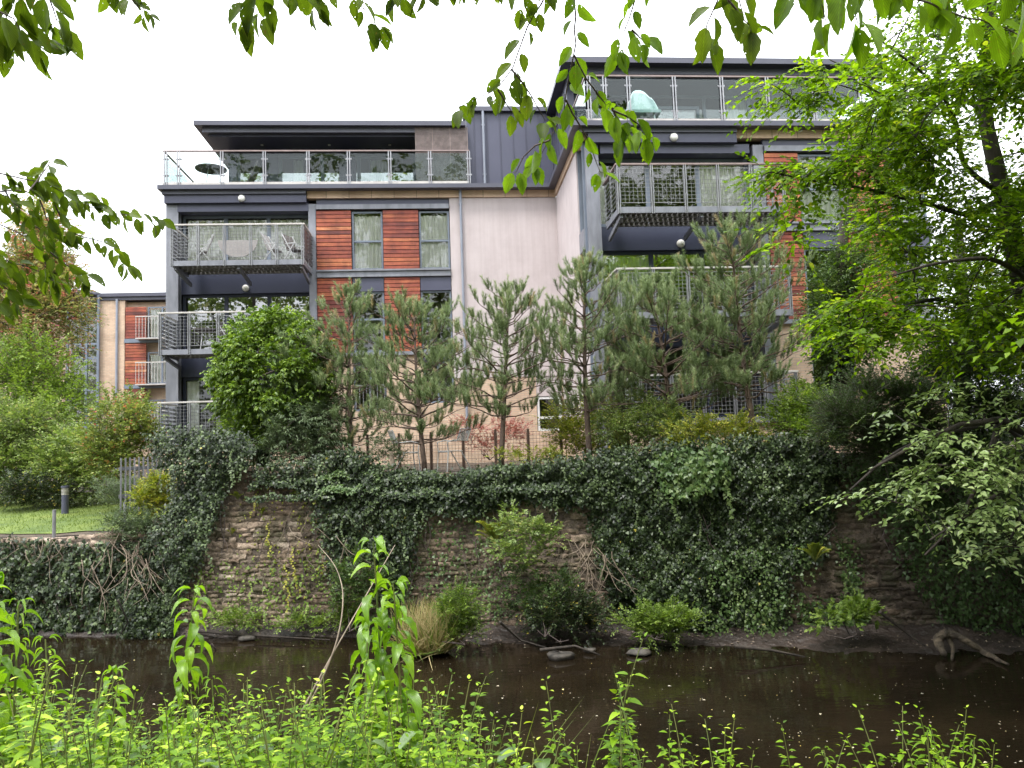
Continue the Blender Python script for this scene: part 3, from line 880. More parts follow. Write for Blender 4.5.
glass_rail([-0.27, 0.14, 1.53, 2.91, 4.34, 5.68, 7.05, 8.4, 9.72], 0.0, back=3.0, zr=13.68)
glass_rail([12.95, 13.4, 14.08, 15.4, 16.78, 18.12, 19.5, 20.9, 22.3], -5.0, back=-2.0, zr=13.86)

# ================================================================== furniture on the balconies
def folding_chair(loc, rz, label, mat='fabricgrey', group='folding chairs on the balconies'):
    t = empty('folding_chair', label, 'chair', loc, rz, group)
    f = MB()
    for sx in (-0.25, 0.25):
        f.bar((sx, -0.3, 0), (sx, 0.3, 1.0), 0.025); f.bar((sx, 0.28, 0), (sx, -0.22, 0.6), 0.025)
        f.bar((sx, -0.24, 0.6), (sx, 0.14, 0.63), 0.03)
    f.bar((-0.25, 0.28, 0.02), (0.25, 0.28, 0.02), 0.02); f.bar((-0.25, -0.3, 0.02), (0.25, -0.3, 0.02), 0.02)
    f.build('frame', M['chair_metal'], t)
    MB().add([(-.24, -.2, .43), (.24, -.2, .43), (.24, .08, .4), (-.24, .08, .4), (-.24, -.2, .445), (.24, -.2, .445), (.24, .08, .415), (-.24, .08, .415)],
             [(0, 3, 2, 1), (4, 5, 6, 7), (0, 1, 5, 4), (1, 2, 6, 5), (2, 3, 7, 6), (3, 0, 4, 7)]).build('seat', M[mat], t)
    MB().add([(-.24, .08, .43), (.24, .08, .43), (.24, .3, .98), (-.24, .3, .98), (-.24, .1, .42), (.24, .1, .42), (.24, .32, .97), (-.24, .32, .97)],
             [(0, 1, 2, 3), (7, 6, 5, 4), (0, 4, 5, 1), (1, 5, 6, 2), (2, 6, 7, 3), (3, 7, 4, 0)]).build('backrest', M[mat], t)
    return t
def round_table(loc, r, h, label, mat='rattan', cat='table', name='round_table'):
    t = empty(name, label, cat, loc)
    n = 24
    m = MB()
    vs = [(r * cos(2 * pi * k / n), r * sin(2 * pi * k / n), z) for z in (h - 0.03, h) for k in range(n)]
    m.add(vs, [(k, (k + 1) % n, n + (k + 1) % n, n + k) for k in range(n)] + [tuple(range(n))[::-1], tuple(range(n, 2 * n))])
    m.build('tabletop', M[mat], t)
    for k in range(3):
        a = 2 * pi * k / 3 + 0.4
        MB().tube([(0.75 * r * cos(a), 0.75 * r * sin(a), 0), (0.35 * r * cos(a), 0.35 * r * sin(a), h - 0.03)], 0.014, 6).build('leg', M['chair_metal'], t)
    return t
z1 = FL[2]
folding_chair(B(1.15, -0.75, z1), TH + radians(-70), 'faded sling chair at the left end of the upper left balcony, turned towards the table')
folding_chair(B(3.35, -0.8, z1), TH + radians(75), 'faded sling chair just right of the table on the upper left balcony')
folding_chair(B(4.0, -0.8, z1), TH + radians(60), 'rattan seated folding chair at the right end of the upper left balcony', 'rattan')
# a folded half-round table standing against the balcony
t = empty('half_round_table', 'grey woven half-round table between the sling chairs on the upper left balcony', 'table', B(2.25, -0.85, z1), TH)
m = MB()
n = 14
for z in (0.0,):
    arc = [(0.62 * cos(pi + pi * k / n), -0.03, 0.78 + 0.55 * sin(pi + pi * k / n)) for k in range(n + 1)]
    arc2 = [(x, 0.0, zz) for x, _, zz in arc]
    m.add(arc + arc2, [tuple(range(n + 1)), tuple(range(2 * n + 1, n, -1))] + [(i, n + 1 + i, n + 2 + i, i + 1) for i in range(n)] + [(n, 2 * n + 1, n + 1, 0)])
m.build('tabletop', M['fabricgrey'], t)
for sx in (-0.42, 0.42):
    MB().bar((sx, 0.02, 0), (sx, 0.02, 0.76), 0.025).build('leg', M['chair_metal'], t)
MB().box(-0.45, 0.45, 0.01, 0.04, 0.72, 0.76).build('apron', M['chair_metal'], t)

folding_chair(B(1.9, -0.7, FL[1]), TH + radians(80), 'dark folding chair on the middle left balcony above the climber', 'rattan')
round_table(B(1.2, -0.8, FL[1]), 0.35, 0.7, 'small dark round table on the middle left balcony')
round_table(B(0.95, 0.75, 12.43), 0.52, 0.95, 'dark round table on the roof terrace at the left corner', 'rattan')
# lounge chair on the terrace
t = empty('terrace_chair', 'black reclining chair beside the round table on the left roof terrace', 'chair', B(2.05, 0.8, 12.43), TH)
MB().bar((-0.35, 0, 0.42), (0.15, 0, 0.4), 0.5, 0.05).build('seat', M['rattan'], t)
MB().bar((0.15, 0, 0.4), (0.5, 0, 1.15), 0.5, 0.04).build('backrest', M['rattan'], t)
for sx, sy in ((-0.3, -0.22), (-0.3, 0.22), (0.2, -0.22), (0.2, 0.22)):
    MB().bar((sx, sy, 0), (sx, sy, 0.4), 0.03).build('leg', M['chair_metal'], t)
# pale shell chair on the right terrace
t = empty('shell_chair', 'pale mint moulded shell chair behind the glass of the right roof terrace', 'chair', B(14.6, -4.5, 12.43), TH)
t.scale = (1.15, 1.15, 1.45)
nu, nv = 12, 8
vs = []
for j in range(nv + 1):
    h = j / nv
    for i in range(nu + 1):
        a = pi * i / nu
        wd = 0.42 - 0.16 * h ** 2
        vs.append((wd * cos(a) + 0.0, -0.05 + 0.35 * sin(a) * (1 - 0.2 * h) + 0.1 * h, 0.38 + 0.62 * h - 0.25 * abs(cos(a)) ** 3 * h))
m = MB().add(vs, [(j * (nu + 1) + i, j * (nu + 1) + i + 1, (j + 1) * (nu + 1) + i + 1, (j + 1) * (nu + 1) + i) for j in range(nv) for i in range(nu)])
o = m.build('shell', M['palechair'], t, smooth=True)
md = o.modifiers.new('thick', 'SOLIDIFY'); md.thickness = 0.02
MB().box(-0.4, 0.4, -0.25, 0.28, 0.34, 0.4).build('seat', M['palechair'], t)
for sx in (-0.3, 0.3):
    for sy in (-0.2, 0.22): MB().bar((sx, sy, 0), (sx * 0.8, sy * 0.8, 0.34), 0.03).build('leg', M['chair_metal'], t)

# ================================================================== the lower wing far left
far = empty('brick_apartment_wing', 'lower buff brick apartment building with tall glazed corner, left beyond the trees', 'apartment building', OB, TH)
v = 14.0
w = MB()
w.box(-8.4, -7.2, v, v + .3, 2, 11.55); w.box(-3.0, 2, v, v + .3, 2, 11.55)
w.box(-8.4, 2, v + .3, v + 8, 2, 11.5)
w.box(-20, -9.9, v + 0.3, v + 0.6, 2, 11.4)
w.build('wall', M['brick'], far)
w = MB().box(-8.5, 2, v - 0.15, v + 8, 11.72, 11.9).box(-8.45, 2, v - 0.05, v + 1, 11.55, 11.718)
w.box(-20, -8.5, v - 0.6, v + 8, 11.8, 12.0)
w.build('roof_edge', M['fascia'], far)
w = MB()
for z0, z1 in ((9.6, 11.2), (7.3, 9.35), (4.9, 7.05)):
    boards(w, -7.15, -6.15, v - 0.02, z0, z1, 0.15)
w.build('timber_cladding', M['cedar'], far)
w = MB()
for z in (9.38, 7.08): w.box(-7.2, -3, v - 0.06, v + 0.1, z, z + 0.2)
w.build('flashing', M['frame'], far)
for z0 in (9.6, 7.3, 4.9):
    window(-6.1, -4.6, v + 0.05, z0, z0 + 1.6, cols=(-5.4,), curt=[(-6.0, -4.7)], parent=far)
    j = MB().box(-6.5, -4.2, v - 0.5, v - 0.46, z0 + 1.0, z0 + 1.05).box(-6.5, -4.2, v - 0.5, v, z0 - 0.1, z0 - 0.04)
    for k in range(16): j.box(-6.48 + k * 0.15, -6.46 + k * 0.15, v - 0.49, v - 0.47, z0, z0 + 1.0)
    j.build('railing', M['rail'], far)
MB().tube([(-7.55, v - 0.08, 3), (-7.55, v - 0.08, 11.6)], 0.06, 8).build('downpipe', M['pipe'], far)
# glazed corner
w = MB()
for x in (-9.9, -9.0, -8.45): w.box(x, x + 0.1, v - 0.2, v - 0.1, 2.5, 11.8)
for z in (4, 6.2, 7.0, 8.6, 9.3): w.box(-9.9, -8.4, v - 0.18, v - 0.12, z, z + 0.1)
f = w.build('window', M['frame'], far)
MB().box(-9.85, -8.4, v - 0.14, v - 0.13, 2.5, 11.78).build('pane', M['glass'], f)
MB().box(-11.5, -8.45, v + 1.0, v + 1.1, 2.5, 11.7).build('interior_wall', M['room'], far)
MB().box(-5.3, -4.7, v + 3, v + 3.3, 11.9, 12.15).tube([(-5.0, v + 3.1, 11.9), (-5.0, v + 3.1, 12.9)], 0.02, 6).build('aerial', M['fascia'], far)
# ================================================================== river, banks, walls
WX = np.array([-40, -11.2, -7, -3.4, 0, 5.8, 9, 14, 40.0])
WY = np.array([19.5, 16.6, 15.9, 15.5, 15.05, 14.1, 13.6, 12.9, 9.0])
def wall_y(x): return np.interp(x, WX, WY)

def lump(x, y, s=1.0, seed=0.0):
    x = np.asarray(x) * s + seed; y = np.asarray(y) * s - seed * 1.7
    return (np.sin(x * 1.7 + 1.3 * np.sin(y * 1.1)) + np.sin(y * 2.3 + 1.1 * np.sin(x * 1.9 + 2)) + 0.6 * np.sin(x * 4.1 + y * 3.3) + 0.5 * np.sin(x * 6.3 - y * 5.7 + 1)) / 3.1

def grid_sheet(name, xs, ys, hf, mat, kind='structure'):
    X, Y = np.meshgrid(xs, ys)
    Z = hf(X, Y)
    V = np.stack([X.ravel(), Y.ravel(), Z.ravel()], 1)
    nx, ny = len(xs), len(ys)
    i = np.arange(ny - 1)[:, None] * nx + np.arange(nx - 1)[None, :]
    F = np.stack([i, i + 1, i + nx + 1, i + nx], -1).reshape(-1, 4)
    o = np_mesh(name, V, F, mat, smooth=True)
    return tag(o, kind=kind)

def bank_h(X, Y):
    near = np.interp(Y, [-60, 1.0, 2.5, 4.5, 6.3, 7.6, 9], [2.6, 2.05, 1.75, 1.1, 0.25, -0.2, -0.45])
    return near + 0.06 * lump(X, Y, 1.5) * (Y < 7.6)
o = grid_sheet('riverbank_ground', np.concatenate([[-120, -60, -30], np.linspace(-14, 14, 90), [30, 60, 120]]), np.concatenate([[-120, -60, -20, -8], np.linspace(-2, 9, 60)]), bank_h, M['soil'])
o = grid_sheet('river_bed', np.linspace(-120, 120, 60), np.linspace(8.9, 40, 30), lambda X, Y: X * 0 - 0.47, M['mud'])
o = grid_sheet('river_water', np.linspace(-120, 120, 4), np.array([5.0, 60.0]), lambda X, Y: X * 0, M['water'])

def mud_edge(x):                                             # shoreline of the mud strip under the wall
    return wall_y(x) - np.interp(x, [-40, -7, -3.5, -1.5, -0.3, 1, 3, 6, 7.5, 9.5, 12, 40], [0.12, 0.2, 0.3, 0.4, 1.0, .9, .95, 1.35, 1.35, 1.2, 1.0, 1.0])
def mud_h(X, T):
    return X
xs = np.linspace(-14, 16, 240)
ts = np.linspace(-0.25, 1.15, 16)
XX, TT = np.meshgrid(xs, ts)
EY = mud_edge(XX) + 0.18 * lump(XX, XX * 0, 1.3, 3) + .07 * lump(XX, XX * 0 + 2, 4.5, 3)
YY = EY + (wall_y(XX) - EY) * TT
ZZ = np.clip(TT, -1, 1) * 0.15 + 0.05 * lump(XX, YY, 3.0) * (TT > 0.05) - 0.015 + 0.025 * lump(XX, YY, 9.0) + .05 * (TT > .8)
V = np.stack([XX.ravel(), YY.ravel(), ZZ.ravel()], 1)
i = np.arange(15)[:, None] * 240 + np.arange(239)[None, :]
F = np.stack([i, i + 1, i + 241, i + 240], -1).reshape(-1, 4)
tag(np_mesh('mud_bank', V, F, M['mud'], smooth=True), kind='structure')

# ground behind the walls, one sheet to the horizon
def garden_h(X, Y):
    t = Y - wall_y(X)
    right = 3.08 + 0.05 * lump(X, Y, .8)
    left = np.interp(t, [0, 1.2, 4, 8, 20, 200], [1.98, 2.1, 2.25, 2.5, 3.0, 3.0]) + 0.04 * lump(X, Y, .8)
    k = np.clip((X + 7.6) / 0.7, 0, 1)
    return left * (1 - k) + right * k
xs = np.concatenate([[-300, -120, -60, -40, -30], np.linspace(-24, -9, 40), np.linspace(-8.6, -6, 20), np.linspace(-5.5, 26, 60), [40, 80, 300]])
ts = np.concatenate([np.linspace(0.3, 10, 40), [14, 20, 40, 100, 300]])
XX, TT = np.meshgrid(xs, ts)
YY = wall_y(XX) + TT
ZZ = garden_h(XX, YY)
V = np.stack([XX.ravel(), YY.ravel(), ZZ.ravel()], 1)
nx = len(xs)
i = np.arange(len(ts) - 1)[:, None] * nx + np.arange(nx - 1)[None, :]
F = np.stack([i, i + 1, i + nx + 1, i + nx], -1).reshape(-1, 4)
tag(np_mesh('garden_ground', V, F, M['soil'], smooth=True), kind='structure')
XX, TT = np.meshgrid(np.linspace(-24, -8.6, 50), np.linspace(0.55, 8.5, 40))
YY = wall_y(XX) + TT
V = np.stack([XX.ravel(), YY.ravel(), (garden_h(XX, YY) + 0.02).ravel()], 1)
i = np.arange(39)[:, None] * 50 + np.arange(49)[None, :]
F = np.stack([i, i + 1, i + 51, i + 50], -1).reshape(-1, 4)
tag(np_mesh('lawn', V, F, M['lawn'], smooth=True), kind='structure')

# ---- masonry ----------------------------------------------------------
def masonry(name, label, x0, x1, top, ledge=lambda z: 0.0, seed=1):
    rg = np.random.default_rng(seed)
    root = empty(name, label, 'stone wall', ((x0 + x1) / 2, float(wall_y((x0 + x1) / 2)), 0))
    off = Vector(root.location)
    Vs, Fs, Rs = [], [], []
    nb = 0
    z = -0.15
    NX, NZ = 5, 4
    while z < float(max(top(x0), top(x1), top((x0 + x1) / 2))):
        h = rg.uniform(0.06, 0.15)
        x = x0 + ledge(z) + rg.uniform(-0.15, 0.1)
        while x < x1:
            wd = h * rg.uniform(1.2, 3.4)
            hh = h
            if z + h * 0.5 < float(top(x + wd / 2)):
                u = np.linspace(0, 1, NX); v = np.linspace(0, 1, NZ)
                Uu, Vv = np.meshgrid(u, v)
                edge = np.minimum(np.minimum(Uu, 1 - Uu) * wd, np.minimum(Vv, 1 - Vv) * hh)
                bulge = -0.012 * np.clip(edge / 0.015, 0, 1) + 0.006 * (edge < 1e-6)
                pr = rg.uniform(-0.035, 0.02)
                tilt = rg.normal(0, 0.03)
                Xg = x + 0.003 + Uu * (wd - 0.006) + rg.normal(0, 0.006, Uu.shape)
                Zg = z + 0.003 + Vv * (hh - 0.006) + tilt * (Uu - .5) * wd * 0.6 + rg.normal(0, 0.005, Uu.shape) + 0.05 * np.sin(x * 0.9 + z) + .02 * np.sin(x * 3.1 + z * 2)
                Yg = wall_y(Xg) + bulge + pr + rg.normal(0, 0.009, Uu.shape)
                Vs.append(np.stack([Xg.ravel(), Yg.ravel(), Zg.ravel()], 1))
                i = (np.arange(NZ - 1)[:, None] * NX + np.arange(NX - 1)[None, :])
                Fs.append(np.stack([i, i + 1, i + NX + 1, i + NX], -1).reshape(-1, 4) + nb)
                Rs.append(np.full(NX * NZ, np.clip(rg.normal(0.42, 0.16) + .22 * float(lump(x, z, 1.1, 4)) + .3 * (x < -4.6) * (z < 2.3) - .7 * float(np.clip((x - 4.5) / 3, 0, 1)), 0, 1)))  # stones darkened towards the right, standing in for canopy shade
                nb += NX * NZ
            x += wd
        z += h
    V = np.concatenate(Vs) - np.array(off)
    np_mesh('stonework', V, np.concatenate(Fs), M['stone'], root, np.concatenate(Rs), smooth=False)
    # mortar core with a rough top
    c = MB()
    xs = np.linspace(x0, x1, 60)
    pts = []
    for x in xs:
        y = float(wall_y(x)); t = float(top(x))
        pts += [(x - off.x, y + 0.002 - off.y, -0.4), (x - off.x, y + 0.002 - off.y, t - .03), (x - off.x, y + 0.5 - off.y, t - .03), (x - off.x, y + 0.5 - off.y, -0.4)]
    fs = []
    for k in range(59):
        for a in range(3): fs.append((4 * k + a, 4 * k + a + 1, 4 * k + a + 5, 4 * k + a + 4)[::-1])
    fs += [(0, 1, 2, 3), (236, 239, 238, 237)]
    c.add(pts, fs)
    c.build('mortar_core', M['mortar'], root)
    return root
M['mortar'] = surf('dark_mortar', [(0.3, (0.05, 0.038, 0.028)), (0.7, (0.2, 0.155, 0.12))], 5, 0.95, 0, .9, 16, bdist=.05)
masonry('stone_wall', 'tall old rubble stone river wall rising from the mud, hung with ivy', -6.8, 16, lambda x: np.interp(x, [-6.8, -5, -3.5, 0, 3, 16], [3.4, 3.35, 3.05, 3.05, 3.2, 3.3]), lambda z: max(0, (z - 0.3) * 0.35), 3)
masonry('stone_wall', 'low stone river wall below the lawn, overgrown with ivy and dead stems', -24, -6.7, lambda x: np.interp(x, [-24, -6.7], [1.98, 2.02]), seed=5)
# earth face where the raised garden drops to the lawn is part of garden_ground
# ================================================================== foliage builders
def unit(a):
    return a / np.maximum(np.linalg.norm(a, axis=-1, keepdims=True), 1e-9)

TPL = {
 'simple': (np.array([(0, 0, 0), (.5, .42, .12), (0, 1, -.08), (-.5, .42, .12)], float), np.array([(0, 1, 2), (0, 2, 3)])),
 'ovate': (np.array([(0, 0, 0), (.38, .2, .06), (.5, .45, .1), (.3, .78, .04), (0, 1.08, -.12), (-.3, .78, .04), (-.5, .45, .1), (-.38, .2, .06), (0, .5, 0)], float),
           np.array([(8, k, (k + 1) % 8) for k in range(8)])),
 'ivy': (np.array([(0, 0, 0), (.3, -.12, .03), (.58, .18, -.05), (.36, .38, .04), (0, 1, -.1), (-.36, .38, .04), (-.58, .18, -.05), (-.3, -.12, .03), (0, .3, .05)], float),
         np.array([(8, k, (k + 1) % 8) for k in range(8)])),
 'lance': (np.array([(0, 0, 0), (.35, .15, .03), (.5, .38, .02), (.36, .68, -.1), (0, 1.05, -.34), (-.36, .68, -.1), (-.5, .38, .02), (-.35, .15, .03), (0, .38, -.04), (0, .68, -.16)], float),
           np.array([(0, 1, 8), (1, 2, 8), (2, 3, 9), (2, 9, 8), (3, 4, 9), (4, 5, 9), (5, 6, 9), (6, 8, 9), (6, 7, 8), (7, 0, 8)])),
 'needle': (np.array([(-.5, 0, 0), (.5, 0, 0), (0, 1, 0)], float), np.array([(0, 1, 2)])),
 'blade': (np.array([(-.5, 0, 0), (.5, 0, 0), (.4, .4, .0), (-.4, .4, .0), (.25, .75, -.12), (-.25, .75, -.12), (0, 1, -.32)], float), np.array([(0, 1, 2), (0, 2, 3), (3, 2, 4), (3, 4, 5), (5, 4, 6)])),
}
# big leaf with a serrated outline, a channelled midrib and an arching blade
def _bigleaf():
    rows = 9
    ts = np.linspace(0, 1, rows)
    prof = np.sin(np.pi * ts ** 0.85) ** 0.8 * 0.5
    prof[0] = 0.02; prof[-1] = 0.0
    vs = []
    for k, t in enumerate(ts):
        wv = prof[k] * (1 + (0.08 if k % 2 else -0.04))
        z = -0.22 * t ** 2
        vs += [(-wv, t, z + wv * .28), (-wv * .5, t + .01, z + wv * .1), (0, t + .03, z), (wv * .5, t + .01, z + wv * .1), (wv, t, z + wv * .28)]
    fs = []
    for k in range(rows - 1):
        for j in range(4):
            a = k * 5 + j
            fs += [(a, a + 1, a + 6), (a, a + 6, a + 5)]
    return np.array(vs, float), np.array(fs)
TPL['big'] = _bigleaf()
def _arch():
    V, F = _bigleaf()
    V = V.copy(); t = V[:, 1].copy()
    V[:, 2] += .22 * t ** 2 - .75 * t ** 2.2; V[:, 1] = t - .28 * t ** 3
    return V, F
TPL['arch'] = _arch()

def leaf_arrays(pts, dirs, nrm, size, shape='simple', width=0.6, rnd=None, rg=None):
    rg = rg or RNG
    T, F = TPL[shape]
    N = len(pts)
    y = unit(np.asarray(dirs, float))
    x = unit(np.cross(y, nrm))
    z = np.cross(x, y)
    size = np.broadcast_to(np.asarray(size, float), (N,))
    width = np.broadcast_to(np.asarray(width, float), (N,))
    V = pts[:, None, :] + size[:, None, None] * (x[:, None, :] * (T[None, :, 0:1] * width[:, None, None]) + y[:, None, :] * T[None, :, 1:2] + z[:, None, :] * T[None, :, 2:3])
    Fa = F[None] + (np.arange(N) * len(T))[:, None, None]
    r = rg.random(N) if rnd is None else rnd
    return V.reshape(-1, 3), Fa.reshape(-1, 3), np.repeat(r, len(T))

def join_arrays(lst):
    V, F, R, n = [], [], [], 0
    for v, f, r in lst:
        V.append(v); F.append(f + n); R.append(r); n += len(v)
    return np.concatenate(V), np.concatenate(F), np.concatenate(R)

def put_leaves(name, arr, mat, parent, tpl=None):
    V, F, R = arr
    off = np.array(parent.location) if parent is not None else 0
    o = np_mesh(name, V - off, F, mat, parent, R)
    if tpl:
        T = TPL[tpl][0]
        k = len(V) // len(T)
        for nm, c in (('lx', 0), ('ly', 1)):
            at = o.data.attributes.new(nm, 'FLOAT', 'POINT')
            at.data.foreach_set('value', np.tile(T[:, c], k).astype(np.float32))
    return o

def rand_dirs(n, rg=None):
    rg = rg or RNG
    return unit(rg.normal(size=(n, 3)))

def in_poly(x, y, poly):
    poly = np.asarray(poly, float)
    inside = np.zeros(len(x), bool)
    j = len(poly) - 1
    for i in range(len(poly)):
        xi, yi = poly[i]; xj, yj = poly[j]
        c = ((yi > y) != (yj > y)) & (x < (xj - xi) * (y - yi) / (yj - yi + 1e-12) + xi)
        inside ^= c
        j = i
    return inside

def sample_poly(poly, n, rg):
    poly = np.asarray(poly, float)
    out = []
    tot = 0
    lo, hi = poly.min(0), poly.max(0)
    while tot < n:
        q = rg.uniform(lo, hi, (n * 2, 2))
        q = q[in_poly(q[:, 0], q[:, 1], poly)]
        out.append(q); tot += len(q)
    return np.concatenate(out)[:n]

def rays(xy):
    d = np.stack([(xy[:, 0] - W / 2) / FPX, -(xy[:, 1] - H / 2) / FPX, -np.ones(len(xy))], 1)
    return d @ _Rc.T

def on_wall(xy, off=0.0):
    d = rays(xy)
    t = np.full(len(xy), 15.0) / d[:, 1]
    for _ in range(12):
        X = CAM[0] + d[:, 0] * t
        t = (wall_y(X) - off) / d[:, 1]
    return CAM + d * t[:, None]

def at_depth(xy, Y):
    d = rays(xy)
    return CAM + d * (Y / d[:, 1])[:, None]

def twigs_and_leaves(base, dirs, lens, nleaf, lsize, shape='simple', width=0.62, sag=0.25, plane_n=None, rg=None, spread=0.9, leafdroop=0.3, pair=False, tip=True, jit=0.25):
    """leafy twigs: returns (leaf arrays, twig arrays)"""
    rg = rg or RNG
    N = len(base)
    dirs = unit(dirs)
    up = np.array([0, 0, 1.0])
    pn = np.broadcast_to(up if plane_n is None else plane_n, (N, 3)) + rg.normal(0, 0.2, (N, 3))
    side = unit(np.cross(dirs, pn))
    n2 = np.cross(side, dirs)
    t = (np.arange(nleaf) + 0.6 + rg.uniform(-.3, .3, (N, nleaf))) / nleaf
    L = np.asarray(lens)[:, None, None]
    pos = base[:, None, :] + dirs[:, None, :] * t[..., None] * L - up * (sag * t[..., None] ** 2) * L
    sgn = np.where(np.arange(nleaf) % 2 == 0, 1.0, -1.0)[None, :, None]
    ld = dirs[:, None, :] * (1.0 - 0.2 * spread) + side[:, None, :] * sgn * spread - up * leafdroop + rg.normal(0, jit, (N, nleaf, 3))
    ln = n2[:, None, :] + rg.normal(0, jit * 1.2, (N, nleaf, 3))
    sz = lsize * rg.uniform(0.65, 1.15, (N, nleaf)) * (1 - 0.25 * t)
    rnd = np.clip(rg.normal(0.5, 0.2, (N, nleaf)) + rg.normal(0, 0.15, (N, 1)), 0, 1)
    la = leaf_arrays(pos.reshape(-1, 3), ld.reshape(-1, 3), ln.reshape(-1, 3), sz.ravel(), shape, width, rnd.ravel(), rg)
    # twig: three-sided spike in two segments
    r0 = np.asarray(lens)[:, None] * 0.007 + 0.0015
    mid = base + dirs * (0.5 * np.asarray(lens)[:, None]) - up * (sag * .25) * np.asarray(lens)[:, None]
    end = base + dirs * np.asarray(lens)[:, None] - up * sag * np.asarray(lens)[:, None]
    c3 = [(cos(a), sin(a)) for a in (0, 2.1, 4.2)]
    ring = lambda c, k: np.stack([c + side * (a * r0 * k) + n2 * (b * r0 * k) for a, b in c3], 1)
    V = np.concatenate([ring(base, 1), ring(mid, .6), end[:, None, :]], 1)
    f = []
    for k in range(3):
        a, b = k, (k + 1) % 3
        f += [(a, b, b + 3), (a, b + 3, a + 3), (a + 3, b + 3, 6)]
    F = np.array(f)[None] + (np.arange(N) * 7)[:, None, None]
    return la, (V.reshape(-1, 3), F.reshape(-1, 3), np.full(N * 7, .5))

def skeleton_branches(mb, skel, targets, r_of=lambda d: 0.012 + 0.012 * d, sag=0.1, rg=None, n=6):
    """joins each target to the nearest lower skeleton point by a curved, tapering branch; new branches join the skeleton"""
    rg = rg or RNG
    pts = [np.array(p, float) for p in skel]
    root = np.mean(skel, 0)
    order = sorted(range(len(targets)), key=lambda i: min(np.linalg.norm(targets[i] - p) for p in pts))
    dirs = np.zeros((len(targets), 3))
    for i in order:
        q = targets[i]
        A = np.array(pts)
        dd = np.linalg.norm(A - q, axis=1) + 0.8 * np.maximum(0, A[:, 2] - q[2])
        p = A[int(np.argmin(dd))]
        d = np.linalg.norm(q - p)
        if d < 0.05:
            dirs[i] = rg.normal(size=3); continue
        c = (p + q) / 2 + np.array([0, 0, sag * d]) + rg.normal(0, 0.06 * d, 3)
        path = [(1 - t) ** 2 * p + 2 * t * (1 - t) * c + t * t * q for t in np.linspace(0, 1, n)]
        r0 = r_of(d)
        mb.tube(path, list(np.linspace(r0, r0 * 0.35, n)), 5, cap=False)
        for k in (2, 3, 4, 5): pts.append(path[min(k, n - 1)])
        dirs[i] = path[-1] - path[-3]
    return dirs

def cluster_twigs(centers, dirs, radius, per, rg, flat=0.5, up=0.1, outward=0.8):
    """twig bases and directions round cluster centres"""
    C = np.repeat(centers, per, 0)
    D = np.repeat(unit(dirs), per, 0)
    r = rg.normal(size=C.shape) * np.array([1, 1, flat])
    r = r / np.maximum(np.linalg.norm(r, axis=1, keepdims=True), 1e-6)
    rad = np.repeat(np.broadcast_to(radius, (len(centers),)), per)[:, None]
    base = C + r * rad * rg.uniform(0.05, 0.6, (len(C), 1)) - D * rad * .2
    d = unit(D * 0.5 + r * outward + np.array([0, 0, up]))
    return base, d, rad[:, 0]

def bush(name, label, cat, base, centers, radii, leaf, mat, per=40, nleaf=8, shape='simple', width=.6, stems=True, group=None, seed=1, flat=.8, up=.25, tl=0.75, leafdroop=.2, trunk=None, twmat='twig', shell=True):
    """a shrub or small tree from overlapping clumps of leafy twigs"""
    rg = np.random.default_rng(seed)
    base = np.array(base, float)
    root = empty(name, label, cat, base, 0, group)
    C = np.array(centers, float); R_ = np.broadcast_to(np.asarray(radii, float), (len(C),))
    mb = MB()
    if trunk is not None:
        tp, tr = trunk
        mb.tube([np.array(p) - base for p in tp], tr, 8)
        sk = [np.array(p, float) for p in tp]
    else:
        sk = [base + np.array([0, 0, 0.05])]
        hgt = float(np.clip(C[:, 2].mean() - base[2], .2, 1.5)) * .018
        for k in range(4):
            q = base + np.array([rg.normal(0, .15), rg.normal(0, .15), 0.3 * (C[:, 2].mean() - base[2])])
            mb.tube([sk[0] - base, q - base], [hgt, hgt * .7], 5, cap=False); sk.append(q)
    mb2 = MB()
    dirs = skeleton_branches(mb2, sk, C, rg=rg) if trunk is not None else skeleton_branches(mb2, sk, C, lambda d: hgt * (.3 + .3 * min(d, 2)), rg=rg)
    mb2.v = [tuple(np.array(p) - base) for p in mb2.v]
    b0 = len(mb.v); mb.v += mb2.v; mb.r += mb2.r; mb.f += [tuple(i + b0 for i in f) for f in mb2.f]
    dirs = unit(dirs * .3 + np.array([0, 0, .4]) + (C - C.mean(0)) * .4)
    n = per
    b_, d_, rr = cluster_twigs(C, dirs, R_, n, rg, flat, up, 1.0)
    if shell:
        b_ = b_ + d_ * (rr * rg.uniform(0, .35, len(rr)))[:, None]
    la, ta = twigs_and_leaves(b_, d_, rr * tl * rg.uniform(.6, 1.2, len(rr)), nleaf, leaf, shape, width, .2, rg=rg, leafdroop=leafdroop)
    put_leaves('foliage', la, M[mat] if isinstance(mat, str) else mat, root)
    st = mb.build('stems' if trunk is None else 'trunk', M[twmat], root, smooth=True)
    put_leaves('twigs', ta, M[twmat], root)
    return root

def blob_centers(px, py, Y, rx, ry, rY, n, rg, zmin=None, power=0.5):
    """clump centres through an ellipsoid seen at (px,py), rx x ry pixels, depth Y +- rY"""
    out = []
    while len(out) < n:
        q = rg.normal(size=3)
        q = q / np.linalg.norm(q) * rg.uniform(0.15, 1) ** power
        p = P(px + q[0] * rx, py + q[1] * ry, Y + q[2] * rY)
        if zmin is not None and p[2] < zmin: continue
        out.append(p)
    return np.array(out)

